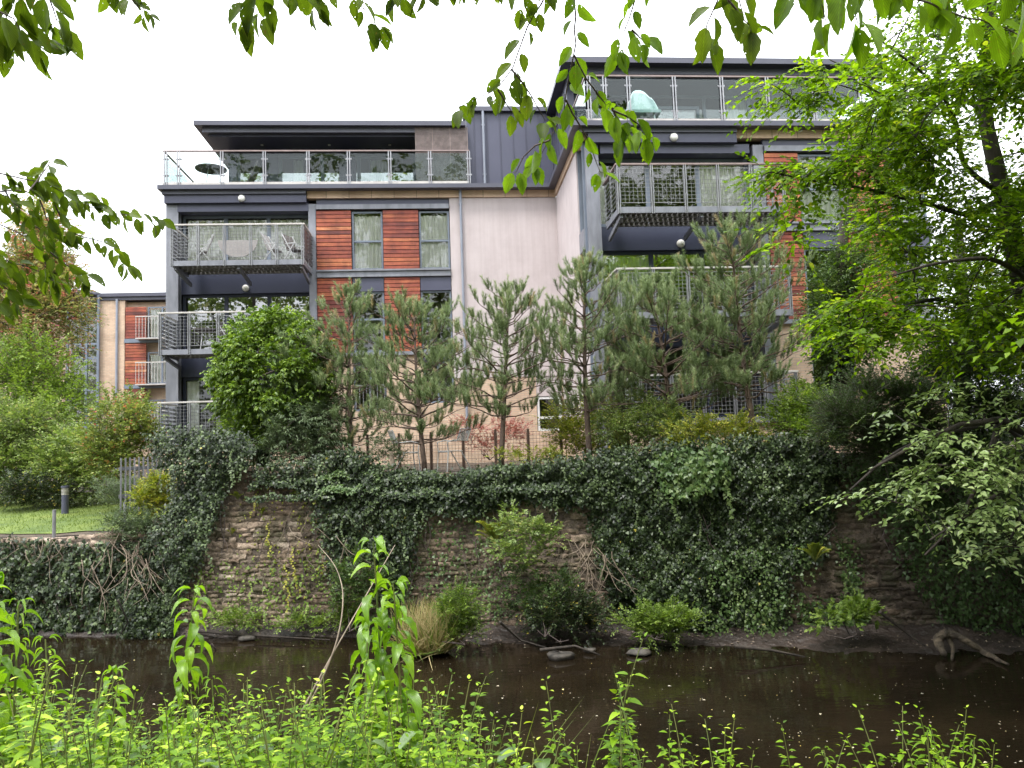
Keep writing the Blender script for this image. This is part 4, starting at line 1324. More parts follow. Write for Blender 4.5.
# ---- pines -----------------------------------------------------------
def pine(label, base, top, crown, seed, dens=1.0, lean=None, group='young pines in front of the apartments', crownbase=0.35, needle=0.085):
    """crown: list of (height fraction, radius in metres)"""
    rg = np.random.default_rng(seed)
    base, top = np.array(base, float), np.array(top, float)
    root = empty('pine_tree', label, 'pine tree', base, 0, group)
    H_ = np.linalg.norm(top - base)
    ax = (top - base) / H_
    bend = rg.normal(0, 0.05, 3) * H_ * .3; bend[2] = 0
    def tr(t): return base + ax * (t * H_) + bend * sin(pi * t)
    mb = MB()
    ts = np.linspace(0, 1, 14)
    mb.tube([tr(t) - base for t in ts], [0.062 * (1 - t) ** .8 * H_ / 4.5 + 0.01 for t in ts], 8)
    hs = [c[0] for c in crown]; rs = [c[1] for c in crown]
    shoots_b, shoots_d, shoots_l = [], [], []
    t = crownbase * 0.75
    br = MB()
    while t < 0.985:
        n = int(rg.integers(6, 9))
        a0 = rg.uniform(0, 2 * pi)
        for k in range(n):
            R_ = np.interp(t, hs, rs) * rg.uniform(0.45, 1.3)
            if rg.random() < .08: continue
            dead = t < crownbase and rg.random() < 0.6
            a = a0 + 2 * pi * k / n + rg.normal(0, .25)
            p0 = tr(t + rg.normal(0, .008))
            rise = (0.0 + 0.65 * t + rg.normal(0, .1)) * R_
            if dead: R_ *= .6; rise *= .3
            path = [p0 + np.array([cos(a), sin(a), 0]) * R_ * s + np.array([0, 0, rise * s ** 1.15]) + rg.normal(0, .02, 3) * (s > 0) for s in np.linspace(0, 1, 6)]
            br.tube([p - base for p in path], list(np.linspace(0.009 + .007 * R_, 0.004, 6)), 5, cap=False)
            if dead and rg.random() < .6: continue
            m = max(3, int((3 + R_ * 7.5) * dens))
            tdir = unit(path[5] - path[2])
            for j in range(m):
                s = rg.uniform(0.22, 1.0) ** 0.75
                i = min(4, int(s * 5)); f = s * 5 - i
                q = path[i] * (1 - f) + path[min(i + 1, 5)] * f
                sd = unit(np.cross(tdir, [0, 0, 1])) * rg.choice([-1, 1])
                dd = unit(tdir * 0.5 + sd * rg.uniform(.1, .9) + np.array([0, 0, rg.uniform(.1, 1.3)]))
                ln = rg.uniform(.16, .3) * (0.8 + .3 * R_)
                q2 = q + dd * ln * .35
                br.tube([q - base, q2 - base], [0.004, 0.003], 3, cap=False)
                shoots_b.append(q2 - dd * .05); shoots_d.append(unit(dd + np.array([0, 0, rg.uniform(.5, 1.6)]))); shoots_l.append(ln)
            shoots_b.append(path[5] - tdir * .05); shoots_d.append(unit(tdir + np.array([0, 0, 1.1]))); shoots_l.append(rg.uniform(.22, .38))
        t += rg.uniform(0.04, 0.06) * 4.2 / H_ * 1.1
    for k in range(5):
        shoots_b.append(tr(.97)); shoots_d.append(unit(np.array([cos(k * 1.3) * .35, sin(k * 1.3) * .35, 1]))); shoots_l.append(.3)
    shoots_b.append(tr(.96)); shoots_d.append(np.array([0, 0, 1.])); shoots_l.append(.5)
    Bs, Ds, Ls = np.array(shoots_b), np.array(shoots_d), np.array(shoots_l)
    nn = 130
    N = len(Bs)
    tt = rg.uniform(0.05, 1, (N, nn))
    pos = Bs[:, None, :] + Ds[:, None, :] * (tt * Ls[:, None])[..., None]
    rd = rand_dirs(N * nn, rg).reshape(N, nn, 3)
    rd = rd - Ds[:, None, :] * np.sum(rd * Ds[:, None, :], -1, keepdims=True)
    rd = unit(rd)
    nd = Ds[:, None, :] * rg.uniform(.55, 1.0, (N, nn, 1)) + rd * rg.uniform(.45, .75, (N, nn, 1))
    rnd = np.clip(rg.normal(.4, .12, (N, nn)) + rg.normal(0, .17, (N, 1)) + .2 * tt, 0, .97)
    rnd[rg.random(N) < .05] = 1.0
    la = leaf_arrays(pos.reshape(-1, 3), nd.reshape(-1, 3), rand_dirs(N * nn, rg), needle * rg.uniform(.7, 1.2, N * nn), 'needle', 0.075, rnd.ravel(), rg)
    put_leaves('crown', la, M['needle'], root)
    mb.build('trunk', M['pinebark'], root, smooth=True)
    br.build('branches', M['pinebark'], root, smooth=True)
    return root

# ---- ivy on a wall ---------------------------------------------------
def ivy_mass(label, polys, n, seed, size=0.048, thick=(0.05, 0.3), mat='ivy', holes=0.0, group='ivy masses on the river wall', hang=True, name='ivy'):
    rg = np.random.default_rng(seed)
    arrs = []
    allp = []
    for poly, cnt in polys:
        q = sample_poly(poly, int(cnt * 2.1), rg)
        # ragged outline
        q = q + rg.normal(0, 4.0, q.shape)
        p0 = on_wall(q, 0.05)
        L = lump(p0[:, 0], p0[:, 2], 1.6, seed)
        L2 = lump(p0[:, 0], p0[:, 2], 5.0, seed + 3)
        if holes:
            keep = (L2 + 0.6 * L) > (-1.3 + holes * 1.2)
            q, p0, L, L2 = q[keep], p0[keep], L[keep], L2[keep]
        off = thick[0] + (thick[1] - thick[0]) * (0.5 + 0.5 * L) + 0.11 * L2 + .05 * lump(p0[:, 0], p0[:, 2], 11.0, seed + 5)
        off = np.maximum(off, 0.04) * rg.uniform(0.05, 1.0, len(q)) ** 0.35
        allp.append(on_wall(q, off))
    p = np.concatenate(allp)
    N = len(p)
    c = p.mean(0)
    root = empty(name, label, 'ivy', (c[0], float(wall_y(c[0])) - 0.05, 0.1), 0, group)
    slope = lump(p[:, 0] + .05, p[:, 2], 5.0, seed + 3) - lump(p[:, 0] - .05, p[:, 2], 5.0, seed + 3)
    nrm = unit(np.stack([slope * 1.0 + rg.normal(0, .35, N), -np.ones(N) * .9, 0.5 + rg.normal(0, .6, N)], 1))
    d = np.stack([rg.normal(0, .55, N), rg.normal(-.25, .25, N), -np.abs(rg.normal(.8, .4, N))], 1)
    rnd = np.clip(rg.normal(.52, .24, N) + .15 * lump(p[:, 0], p[:, 2], 2.3, seed + 9), 0, .96)
    rnd[rg.random(N) < 0.0015] = 1.0
    arr = leaf_arrays(p, d, nrm, size * rg.uniform(.5, 1.35, N) ** 1.2, 'ivy', .95, rnd, rg)
    put_leaves('foliage', arr, M[mat], root)
    # loose trails hanging in front
    tp, td, tr_ = [], [], []
    for k in range(max(6, N // 900)):
        i = rg.integers(N)
        q = p[i].copy(); q[1] -= rg.uniform(.03, .1)
        for j in range(int(rg.integers(6, 16))):
            q = q + np.array([rg.normal(0, .02), rg.normal(0, .01), -.045])
            if q[2] < .12: break
            tp.append(q.copy()); td.append([rg.choice([-1, 1]) * rg.uniform(.4, 1), -.2, -.6]); tr_.append(rg.uniform(.75, .96))
    put_leaves('trails', leaf_arrays(np.array(tp), np.array(td), np.tile([0, -1., .4], (len(tp), 1)) + rg.normal(0, .3, (len(tp), 3)), size * 1.05 * rg.uniform(.7, 1.2, len(tp)), 'ivy', .95, np.array(tr_), rg), M[mat], root)
    # creeping stems underneath
    mb = MB()
    for k in range(max(4, N // 700)):
        i = rg.integers(N)
        x, z = p[i, 0], p[i, 2]
        path = []
        for j in range(7):
            path.append((x - root.location.x, float(wall_y(x)) - 0.06 - root.location.y - 0.02 * j, z - root.location.z))
            x += rg.normal(0, .06); z -= rg.uniform(.08, .2)
            if z < 0.15: break
        if len(path) > 2: mb.tube(path, list(np.linspace(.012, .005, len(path))), 4, cap=False)
    mb.build('stems', M['twig'], root)
    return root
# ================================================================== ivy on the river wall
ivy_mass('dark thick ivy column draping the left end of the tall wall, below the lowest balcony',
         [([(150, 436), (175, 430), (243, 434), (250, 452), (240, 470), (228, 478), (212, 520), (198, 560), (176, 600), (172, 640), (118, 640), (122, 590), (135, 560), (150, 535), (172, 505), (172, 470), (155, 462)], 7000)], 0, 11, thick=(.1, .5))
ivy_mass('ivy mat over the low wall below the lawn at the far left',
         [([(-60, 542), (60, 542), (110, 545), (150, 540), (150, 640), (-60, 640)], 4800)], 0, 12, thick=(.03, .2), holes=.35, size=.07)
ivy_mass('ivy and hanging trails between the two bare patches of stone, left of centre',
         [([(252, 468), (300, 462), (350, 452), (372, 462), (420, 474), (420, 520), (410, 560), (400, 620), (385, 600), (372, 560), (345, 560), (335, 590), (325, 540), (310, 500), (285, 478), (252, 480)], 5200),
          ([(330, 455), (350, 450), (372, 460), (372, 500), (335, 490)], 900)], 0, 13, thick=(.05, .4), holes=.12)
ivy_mass('clipped looking ivy band hanging over the wall top in the middle',
         [([(400, 478), (470, 474), (520, 466), (580, 458), (620, 450), (610, 500), (560, 506), (520, 498), (470, 515), (430, 510), (405, 500)], 5200)], 0, 14, thick=(.1, .45))
ivy_mass('largest dark ivy curtain covering the wall from its top to the mud, right of centre',
         [([(600, 452), (660, 444), (760, 436), (830, 438), (838, 480), (830, 520), (822, 560), (790, 570), (782, 640), (640, 640), (612, 600), (600, 560), (590, 520)], 19000)], 0, 15, thick=(.05, .5))
ivy_mass('thin ivy trail down the bare stone at the right',
         [([(838, 540), (850, 540), (862, 580), (858, 625), (842, 625), (845, 580)], 260), ([(800, 600), (850, 605), (880, 635), (800, 640)], 500)], 0, 16, thick=(.03, .12), mat='ivy_light')
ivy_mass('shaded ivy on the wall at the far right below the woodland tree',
         [([(850, 440), (1060, 430), (1060, 520), (900, 520), (850, 500)], 3500), ([(880, 500), (1060, 500), (1060, 645), (960, 645), (900, 560)], 3200)], 0, 17, thick=(.05, .5), mat='yew')  # yew leaf colour put on this ivy to add to the shade

# ivy lying over the wall tops (rounded edge between face and garden)
def ivy_cap(label, x0, x1, zt, n, seed, depth=0.9, hmax=.35, mat='ivy', over=.35):
    rg = np.random.default_rng(seed)
    n = int(n * 1.5)
    x = rg.uniform(x0, x1, n)
    t = rg.uniform(0, 1, n)
    hh = hmax * (0.6 + .4 * lump(x, x * 0, 1.9, seed)) * np.interp(x, [x0, x0 + .3, x1 - .3, x1], [.3, 1, 1, .3])
    y = wall_y(x) - over + t * (depth + over)
    z = zt(x) - .1 + hh * np.sin(pi * np.clip(t * .95 + .05, 0, 1)) ** .7 + .07 * lump(x, y, 5, seed) - rg.uniform(0, .12, n) - .25 * (t < .12)
    p = np.stack([x, y, z], 1)
    root = empty('ivy', label, 'ivy', ((x0 + x1) / 2, float(wall_y((x0 + x1) / 2)) + .2, float(zt((x0 + x1) / 2)) - .1), 0, 'ivy masses on the river wall')
    nrm = unit(np.stack([rg.normal(0, .4, n), -1.2 + 1.4 * t + rg.normal(0, .3, n), .8 + rg.normal(0, .3, n)], 1))
    d = np.stack([rg.normal(0, .6, n), -.8 + rg.normal(0, .4, n), -.4 - rg.uniform(0, .5, n)], 1)
    arr = leaf_arrays(p, d, nrm, .06 * rg.uniform(.6, 1.2, n), 'ivy', .95, np.clip(rg.normal(.55, .22, n), 0, .95), rg)
    put_leaves('foliage', arr, M[mat], root)
    mb = MB()
    xx = np.linspace(x0, x1, 16)
    mb.tube([(a - root.location.x, float(wall_y(a)) + .1 - root.location.y, float(zt(a)) + .02 - root.location.z + .03 * sin(a * 9)) for a in xx], .015, 5)
    mb.build('stems', M['twig'], root)
ivy_cap('bushy ivy head capping the tall wall at its left end, under the lowest balcony', -7.0, -5.35, lambda x: 3.75 + 0 * x, 3200, 21, depth=1.1, hmax=.45)
ivy_cap('low ivy fringe along the bare wall top between the climber mound and the ivy hump', -5.4, -3.6, lambda x: 3.1 + 0 * x, 1500, 22, depth=.5, hmax=.15)
ivy_cap('rounded ivy hump on the wall top left of the metal garden chairs', -3.9, -2.7, lambda x: 3.2 + 0 * x, 2400, 23, depth=.8, hmax=.4, mat='ivy_light')
ivy_cap('ivy ridge along the wall top in front of the wire garden fence', -2.8, 1.6, lambda x: 3.02 + (x + 2.8) * .03, 6500, 24, depth=.8, hmax=.28)
ivy_cap('high ivy ridge on the wall top right of centre, below the mixed shrubs', 1.4, 6.0, lambda x: 3.16 + (x - 1.4) * .03, 8500, 25, depth=1.0, hmax=.4)

ivy_mass('yellow-green weeds dotted over the left bare stone, under the ivy fringe',
         [([(236, 490), (325, 480), (335, 560), (300, 600), (250, 560)], 130)], 0, 18, thick=(.02, .1), mat='yellowleaf', name='wall_weeds', group='weeds on the bare stone')
ivy_mass('green weeds scattered low on the left bare stone near the mud',
         [([(195, 560), (340, 560), (360, 625), (190, 628)], 420)], 0, 19, thick=(.02, .18), mat='shrub', name='wall_weeds', holes=.6, group='weeds on the bare stone')
ivy_mass('mixed weeds on the middle bare stone behind the straw coloured grass',
         [([(415, 520), (500, 515), (510, 620), (400, 620)], 420)], 0, 20, thick=(.02, .15), mat='ivy_light', name='wall_weeds', holes=.5, group='weeds on the bare stone')

# ---- dead stems hanging on the wall ----------------------------------
def stems_on_wall(name, label, cat, seeds, n, seed, length=(0.8, 1.6), r=.012, mat='deadtwig', off=.25, grp=None):
    rg = np.random.default_rng(seed)
    c = on_wall(np.array([seeds[0]]), off)[0]
    root = empty(name, label, cat, (c[0], c[1], 0.1), 0, grp)
    mb = MB()
    for k in range(n):
        s = seeds[rg.integers(len(seeds))]
        p = on_wall(np.array([[s[0] + rg.normal(0, 10), s[1] + rg.normal(0, 6)]]), off)[0]
        L = rg.uniform(*length); m = 9
        d = np.array([rg.normal(0, .5), rg.normal(0, .12), -1.0])
        path = []
        for j in range(m):
            path.append(p.copy()); d = d + rg.normal(0, .28, 3) * np.array([1, .4, .6]); d[2] = min(d[2], .1)
            p = p + unit(d) * L / m
            p[2] = max(p[2], .08); p[1] = min(p[1], float(wall_y(p[0])) - .12)
        mb.tube([q - np.array(root.location) for q in path], list(np.linspace(r, r * .35, m)), 5, cap=False)
    mb.build('stems', M[mat], root, smooth=True)
    return root
stems_on_wall('dead_creeper', 'tangle of bare pale creeper stems on the low wall under the second steel post', 'dead creeper', [(125, 545), (112, 540), (135, 560), (90, 560)], 26, 31, (.7, 1.7))
stems_on_wall('dead_creeper', 'bare twiggy stems beside the bright shrub halfway along the wall', 'dead creeper', [(590, 545), (605, 560), (580, 550)], 22, 32, (.6, 1.3), off=.5)
stems_on_wall('dead_creeper', 'thin roots and dry stems matted along the low wall top by the lawn', 'dead creeper', [(60, 540), (30, 545), (160, 545), (140, 575)], 24, 34, (.3, .9), .008)
stems_on_wall('dead_creeper', 'dry stems trailing over the bare stone left of centre', 'dead creeper', [(300, 520), (330, 540), (280, 560)], 12, 33, (.6, 1.3), .009)

# ================================================================== pines
pine('thin sparse young pine in front of the left timber cladding', P(352, 473, 17.0), P(350, 292, 17.0), [(0, .5), (.3, 1.1), (.55, .9), (.8, .6), (1, .15)], 51, 0.47, crownbase=.2)
pine('bushy young pine in front of the middle pair of windows', P(425, 472, 16.2), P(414, 312, 16.4), [(0, .8), (.25, 1.5), (.55, 1.45), (.8, 1.0), (1, .35)], 52, 0.9, crownbase=.25)
pine('evenly shaped young pine with bare lower trunk against the pale rendered wall', P(501, 466, 15.8), P(509, 292, 15.8), [(0, .5), (.35, 1.45), (.55, 1.25), (.8, .75), (1, .15)], 53, 0.78, crownbase=.36)
pine('slim young pine at the inner corner of the building, left of the right balconies', P(590, 460, 15.6), P(585, 264, 15.4), [(0, .4), (.35, 1.25), (.55, 1.15), (.8, .75), (1, .12)], 54, 0.74, crownbase=.33)
pine('broad low pine covering the middle right balcony', P(672, 448, 16.0), P(650, 284, 16.2), [(0, .9), (.3, 1.9), (.55, 1.7), (.78, .8), (1, .2)], 55, 0.98, crownbase=.25)
pine('tallest pine, in front of the right end of the middle right balcony', P(757, 450, 15.4), P(731, 232, 15.6), [(0, .4), (.3, 1.4), (.55, 1.25), (.75, 1.05), (.9, .8), (1, .3)], 56, 0.9, crownbase=.3)
pine('leaning grey-green pine beside the thin sparse one, over the climber mound', P(330, 474, 17.4), P(300, 338, 16.8), [(0, .7), (.5, 1.15), (.8, .7), (1, .2)], 57, 0.62, crownbase=.15)

# ================================================================== shrubs behind the wall
def rgk(s): return np.random.default_rng(s)
bush('climber_mound', 'large domed bright green climber smothering a dead tree left of the pines', 'climber', P(262, 478, 17.2), blob_centers(273, 376, 17.2, 60, 64, 1.2, 125, rgk(61), power=.22), .34, .1, 'vine', per=46, nleaf=6, seed=61, up=-.1, tl=.55, leafdroop=.9, shape='ovate',
     trunk=([P(262, 478, 17.2), P(264, 430, 17.2), P(268, 390, 17.2)], [.16, .12, .08]))
bush('climber_mound', 'narrow hanging growth of the climber beside the wall end', 'climber', P(240, 480, 16.6), blob_centers(255, 440, 16.8, 30, 34, .5, 20, rgk(62)), .35, .08, 'vine', per=30, nleaf=7, seed=62, leafdroop=.6)
bush('buddleia', 'grey-green buddleia with faded flower spikes right of the climber mound', 'shrub', P(300, 480, 16.4), blob_centers(300, 428, 16.5, 48, 42, .7, 34, rgk(63)), .4, .11, 'greyleaf', per=34, nleaf=9, shape='lance', width=.28, seed=63, leafdroop=.5)
bush('red_acer', 'red-leaved acer low against the brick between two pine trunks', 'shrub', P(490, 462, 19.5), blob_centers(487, 430, 19.5, 52, 18, .6, 22, rgk(64)), .36, .07, 'redleaf', per=18, nleaf=8, seed=64, flat=.5)
bush('yellow_shrub', 'yellow-green shrub at the foot of the slim pine', 'shrub', P(590, 462, 16.8), blob_centers(588, 430, 16.8, 42, 32, .6, 34, rgk(65)), .36, .07, 'yellowleaf', per=34, nleaf=8, seed=65)
bush('garden_shrub', 'pale green loose shrub in front of the ground floor balcony', 'shrub', P(640, 458, 15.8), blob_centers(640, 425, 15.8, 52, 28, .6, 40, rgk(66)), .36, .075, 'pale', per=36, nleaf=8, shape='lance', width=.35, seed=66)
bush('garden_shrub', 'low mixed shrub spilling over the ivy ridge below the tallest pine', 'shrub', P(720, 455, 14.9), blob_centers(715, 437, 15.0, 60, 17, .5, 34, rgk(67)), .3, .065, 'yellowleaf', per=30, nleaf=8, seed=67)
bush('garden_shrub', 'dark glossy shrub against the brick at the right of the ground floor balcony', 'shrub', P(800, 450, 15.0), blob_centers(802, 420, 15.2, 38, 30, .6, 34, rgk(68)), .38, .075, 'shrub', per=40, nleaf=8, seed=68)
bush('garden_shrub', 'small weedy shrub among the garden chairs behind the wall', 'shrub', P(380, 472, 16.0), blob_centers(385, 450, 16.1, 22, 14, .3, 12, rgk(69)), .22, .05, 'greyleaf', per=24, nleaf=7, seed=69)
bush('garden_shrub', 'low yellowish weeds on the wall top left of the yellow-green shrub', 'shrub', P(540, 464, 15.2), blob_centers(535, 456, 15.2, 40, 7, .3, 16, rgk(70)), .18, .05, 'yellowleaf', per=20, nleaf=7, seed=70)
# ivy-clad trunk and dark conifer at the right
bush('ivy_clad_tree', 'ivy-clad old tree left of the woodland tree, in front of the right windows', 'tree', P(838, 445, 16.5), np.concatenate([blob_centers(838, 330, 16.5, 32, 80, .6, 52, rgk(71)), blob_centers(862, 250, 16.5, 24, 60, .6, 18, rgk(171))]), .42, .075, 'ivy_light', per=44, nleaf=8, seed=71, leafdroop=.5,
     trunk=([P(838, 445, 16.5), P(840, 350, 16.5), P(842, 250, 16.5), P(848, 180, 16.5)], [.22, .18, .12, .06]), twmat='bark')
bush('dark_conifer', 'dark feathery yew leaning over the wall, below the woodland tree', 'tree', P(872, 455, 13.8), blob_centers(880, 418, 13.4, 62, 38, .8, 60, rgk(72)), .42, .05, 'yew', per=80, nleaf=18, shape='simple', width=.3, seed=72, flat=.5, tl=.9)
bush('dark_shrub', 'shrub filling the bank top at the far right, its leaves darkened for shade', 'shrub', P(985, 455, 14.5), blob_centers(975, 400, 14.6, 80, 80, .8, 80, rgk(73)), .5, .08, 'yew', per=44, nleaf=8, seed=73)  # dark leaf colour stands in for shade under the canopy

# ================================================================== shrubs at the foot of the wall
bush('riverside_shrub', 'rounded bright leafy shrub growing from the wall, right of the fern', 'shrub', G(545, 640, .25), blob_centers(545, 595, 14.2, 44, 32, .35, 26, rgk(74)), .28, .07, 'ivy_light', per=24, nleaf=7, seed=74)
bush('riverside_shrub', 'pale leaved upper sprays of the wall shrub beside the fern', 'shrub', on_wall(np.array([[530, 545.]]), .1)[0], blob_centers(524, 535, 14.0, 32, 34, .3, 26, rgk(75)), .26, .085, 'pale', per=14, nleaf=7, seed=75)
bush('riverside_shrub', 'fresh green low shrub at the foot of the largest ivy curtain', 'shrub', G(655, 642, .25), blob_centers(655, 622, 13.6, 40, 20, .3, 30, rgk(76)), .24, .06, 'shrub', per=28, nleaf=8, seed=76)
bush('riverside_shrub', 'small leafy shrub in front of the hanging ivy, behind the tallest balsam', 'shrub', G(350, 634, .15), blob_centers(362, 585, 15.0, 34, 36, .3, 22, rgk(77)), .28, .075, 'ivy_light', per=22, nleaf=7, seed=77)
bush('riverside_shrub', 'low dark weeds at the base of the bare stone', 'shrub', G(290, 632, .15), blob_centers(290, 618, 15.3, 95, 9, .2, 26, rgk(78)), .22, .06, 'shrub', per=20, nleaf=7, seed=78)
bush('riverside_shrub', 'sycamore seedling with pale leaves at the base of the wall on the right', 'shrub', G(845, 642, .25), blob_centers(838, 612, 13.2, 42, 15, .3, 16, rgk(79)), .22, .07, 'shrub', per=12, nleaf=6, shape='ivy', width=1.0, seed=79)
bush('riverside_shrub', 'dark scrub at the foot of the wall between the straw grass and the ivy curtain', 'shrub', G(560, 645, .25), blob_centers(560, 615, 14.0, 60, 18, .3, 34, rgk(80)), .28, .06, 'ivy', per=28, nleaf=8, seed=80)

# ferns
def fern(label, base, n, L, seed, mat='yellowleaf', out=(0, -1)):
    rg = np.random.default_rng(seed)
    base = np.array(base, float)
    root = empty('fern', label, 'fern', base, 0, 'ferns rooted in the wall')
    arrs = []; mb = MB()
    for k in range(n):
        a = rg.uniform(-1.5, 1.5)
        d = np.array([sin(a) * .9, -abs(cos(a)) * .5 - .1, rg.uniform(.9, 2.2)]); d = unit(d)
        l_ = L * rg.uniform(.7, 1.1)
        t = np.linspace(0, 1, 26)
        path = base + d * (t * l_)[:, None] + np.array([0, 0, -1]) * (.38 * l_ * t ** 2.4)[:, None]
        mb.tube([p - base for p in path[::5]], [.004, .0035, .003, .002, .001, .001][:len(path[::5])], 3, cap=False)
        tg = unit(np.gradient(path, axis=0)); sd = unit(np.cross(tg, [0, 0, 1.0]))
        for s in (-1, 1):
            arrs.append(leaf_arrays(path[3:], sd[3:] * s + tg[3:] * .35, np.cross(tg[3:], sd[3:]) + .1, (.13 * l_ * np.sin(pi * (1 - t[3:]) ** .75) + .008), 'lance', .2, np.full(23, rg.uniform(0, .9)), rg))
    put_leaves('fronds', join_arrays(arrs), M[mat], root)
    mb.build('stalks', M['stemgreen'], root)
fern('largest yellow-green fern on the wall, under the ivy band', on_wall(np.array([[495, 545.]]), .4)[0], 15, .8, 81)
fern('fern high at the right edge of the largest ivy curtain', on_wall(np.array([[815, 562.]]), .5)[0], 11, .6, 82)
for i, (x, y, s, lab) in enumerate([(238, 500, .3, 'small fern near the top of the left bare stone'), (262, 515, .28, 'small fern on the left bare stone, nearer the hanging ivy'), (232, 535, .25, 'small fern halfway down the left bare stone'), (430, 505, .3, 'small fern under the ivy band over the middle bare stone'), (470, 520, .3, 'small fern to the right on the middle bare stone'), (300, 497, .3, 'small yellowish fern at the upper right of the left bare stone')]):
    fern(lab, on_wall(np.array([[x, y * 1.0]]), .08)[0], 6, s, 83 + i)

# ragged ends: a lighter regrowth patch inside the largest ivy curtain
ivy_mass('paler fresh ivy patch at the lower right of the largest ivy curtain',
         [([(690, 560), (800, 540), (815, 570), (780, 640), (690, 640)], 750)], 0, 27, thick=(.35, .55), mat='ivy_light', holes=.85, size=.045)
ivy_mass('paler ivy tuft spilling over the top of the largest ivy curtain',
         [([(655, 455), (720, 448), (730, 480), (680, 500), (660, 480)], 900)], 0, 28, thick=(.35, .6), mat='ivy_light', holes=.3, size=.07)

# ---- grasses ---------------------------------------------------------
def tussock(label, base, n, L, spread, mats, seed, group=None, arch=.5):
    rg = np.random.default_rng(seed)
    base = np.array(base, float)
    root = empty('grass_tussock', label, 'grass', base, 0, group)
    for nm, mat, frac in mats:
        m = int(n * frac)
        a = rg.uniform(0, 2 * pi, m); r = spread * np.sqrt(rg.random(m))
        b = base + np.stack([r * np.cos(a), r * np.sin(a), r * 0], 1)
        d = np.stack([np.cos(a) * r / spread * .55, np.sin(a) * r / spread * .55 - .25, np.full(m, 1.0)], 1) + rg.normal(0, .34, (m, 3))
        nm_ = np.stack([np.cos(a), np.sin(a), np.full(m, .4)], 1)
        arr = leaf_arrays(b, d, nm_, L * rg.uniform(.25, 1.1, m), 'blade', .022, rg.random(m), rg)
        # arch tips
        put_leaves(nm, arr, M[mat], root)
tussock('straw coloured dry grass clump on the mud at the foot of the wall', G(430, 650, .06), 1900, .9, .36, [('dry_blades', 'straw', .75), ('green_blades', 'blade', .25)], 91)
bush('riverside_shrub', 'fresh green herb clump joined to the straw coloured grass', 'shrub', G(465, 648, .2), blob_centers(458, 615, 13.6, 26, 24, .25, 26, rgk(92)), .24, .06, 'vine', per=30, nleaf=9, shape='lance', width=.3, seed=92)
rgl = rgk(93)
gp = []
q = rgl.uniform([-24, 0.6], [-8.8, 8], (26000, 2))
X, T = q[:, 0], q[:, 1]
Y = wall_y(X) + T
p = np.stack([X, Y, garden_h(X, Y) + .015], 1)
d = np.stack([rgl.normal(0, .4, len(X)), rgl.normal(0, .4, len(X)), np.ones(len(X))], 1)
tag(put_leaves('lawn_grass', leaf_arrays(p, d, rand_dirs(len(X), rgl), .07 * rgl.uniform(.5, 1.3, len(X)), 'needle', .18, rgl.random(len(X)), rgl), M['blade'], None), 'short mown grass of the sloping lawn', 'grass', kind='stuff')

# ================================================================== left garden
bush('leafy_shrub', 'dense mid green shrub at the far left edge behind the lawn', 'shrub', P(20, 500, 23), blob_centers(15, 450, 23, 60, 50, 1.2, 60, rgk(101)), .7, .12, 'pale', per=40, nleaf=8, seed=101)
bush('leafy_shrub', 'pale green shrub behind the bollard light', 'shrub', P(75, 500, 22), blob_centers(78, 462, 22, 50, 34, .9, 44, rgk(102)), .55, .11, 'pale', per=38, nleaf=8, seed=102)
bush('leafy_shrub', 'shrub with reddish tips beside the wooden screen, in front of the left wing', 'shrub', P(128, 500, 20), blob_centers(122, 440, 20, 40, 46, .8, 46, rgk(103)), .5, .1, 'bronze', per=36, nleaf=8, seed=103)
bush('leafy_shrub', 'dark shrub at the left, between the maple and the lawn', 'shrub', P(30, 490, 25), blob_centers(30, 395, 25, 60, 55, 1.2, 60, rgk(104)), .8, .13, 'shrub', per=36, nleaf=8, seed=104)
bush('maple_tree', 'tall maple turning red at its tip, left of the brick wing', 'tree', P(25, 480, 27), np.concatenate([blob_centers(30, 310, 27, 55, 75, 1.6, 90, rgk(105)), blob_centers(42, 248, 27, 30, 44, 1, 44, rgk(205))]), .75, .12, 'mapleleaf', per=36, nleaf=8, seed=105,
     trunk=([P(25, 480, 27), P(27, 380, 27), P(32, 300, 27), P(38, 225, 27)], [.2, .15, .1, .04]), twmat='bark', shape='ovate')
bush('leafy_shrub', 'low grassy grey shrub beside the right steel post on the lawn', 'shrub', P(122, 512, 17.5), blob_centers(122, 492, 17.6, 26, 16, .4, 22, rgk(106)), .28, .07, 'greyleaf', per=30, nleaf=8, shape='lance', width=.22, seed=106, up=.6)
bush('leafy_shrub', 'yellow variegated ivy bush where the lawn meets the tall wall', 'shrub', P(160, 525, 16.3), blob_centers(158, 498, 16.4, 20, 22, .3, 20, rgk(107)), .3, .08, 'yellowleaf', per=26, nleaf=7, seed=107)
bush('leafy_shrub', 'dull straggly shrub on the bank between the lawn and the ivy column', 'shrub', P(140, 535, 16.0), blob_centers(132, 525, 16.1, 26, 16, .3, 24, rgk(108)), .28, .06, 'greyleaf', per=26, nleaf=7, seed=108)
bush('leafy_shrub', 'dark evergreen shrub low at the back of the lawn', 'shrub', P(45, 505, 21), blob_centers(35, 490, 21, 50, 10, .5, 26, rgk(109)), .4, .08, 'ivy', per=34, nleaf=8, seed=109)

# bollard light
b = P(65, 513, 20); b[2] = float(garden_h(b[0], b[1]))
t = empty('bollard_light', 'dark bollard light with a pale louvred head on the lawn', 'bollard light', b)
MB().tube([(0, 0, -.05), (0, 0, .5)], .085, 14).build('post', M['clad'], t)
m = MB()
for k in range(5): m.tube([(0, 0, .5 + k * .035), (0, 0, .515 + k * .035)], .09, 14)
m.tube([(0, 0, .5), (0, 0, .68)], .06, 12)
m.build('head', M['rail'], t)
MB().tube([(0, 0, .68), (0, 0, .73)], .1, 14).build('cap', M['clad'], t)
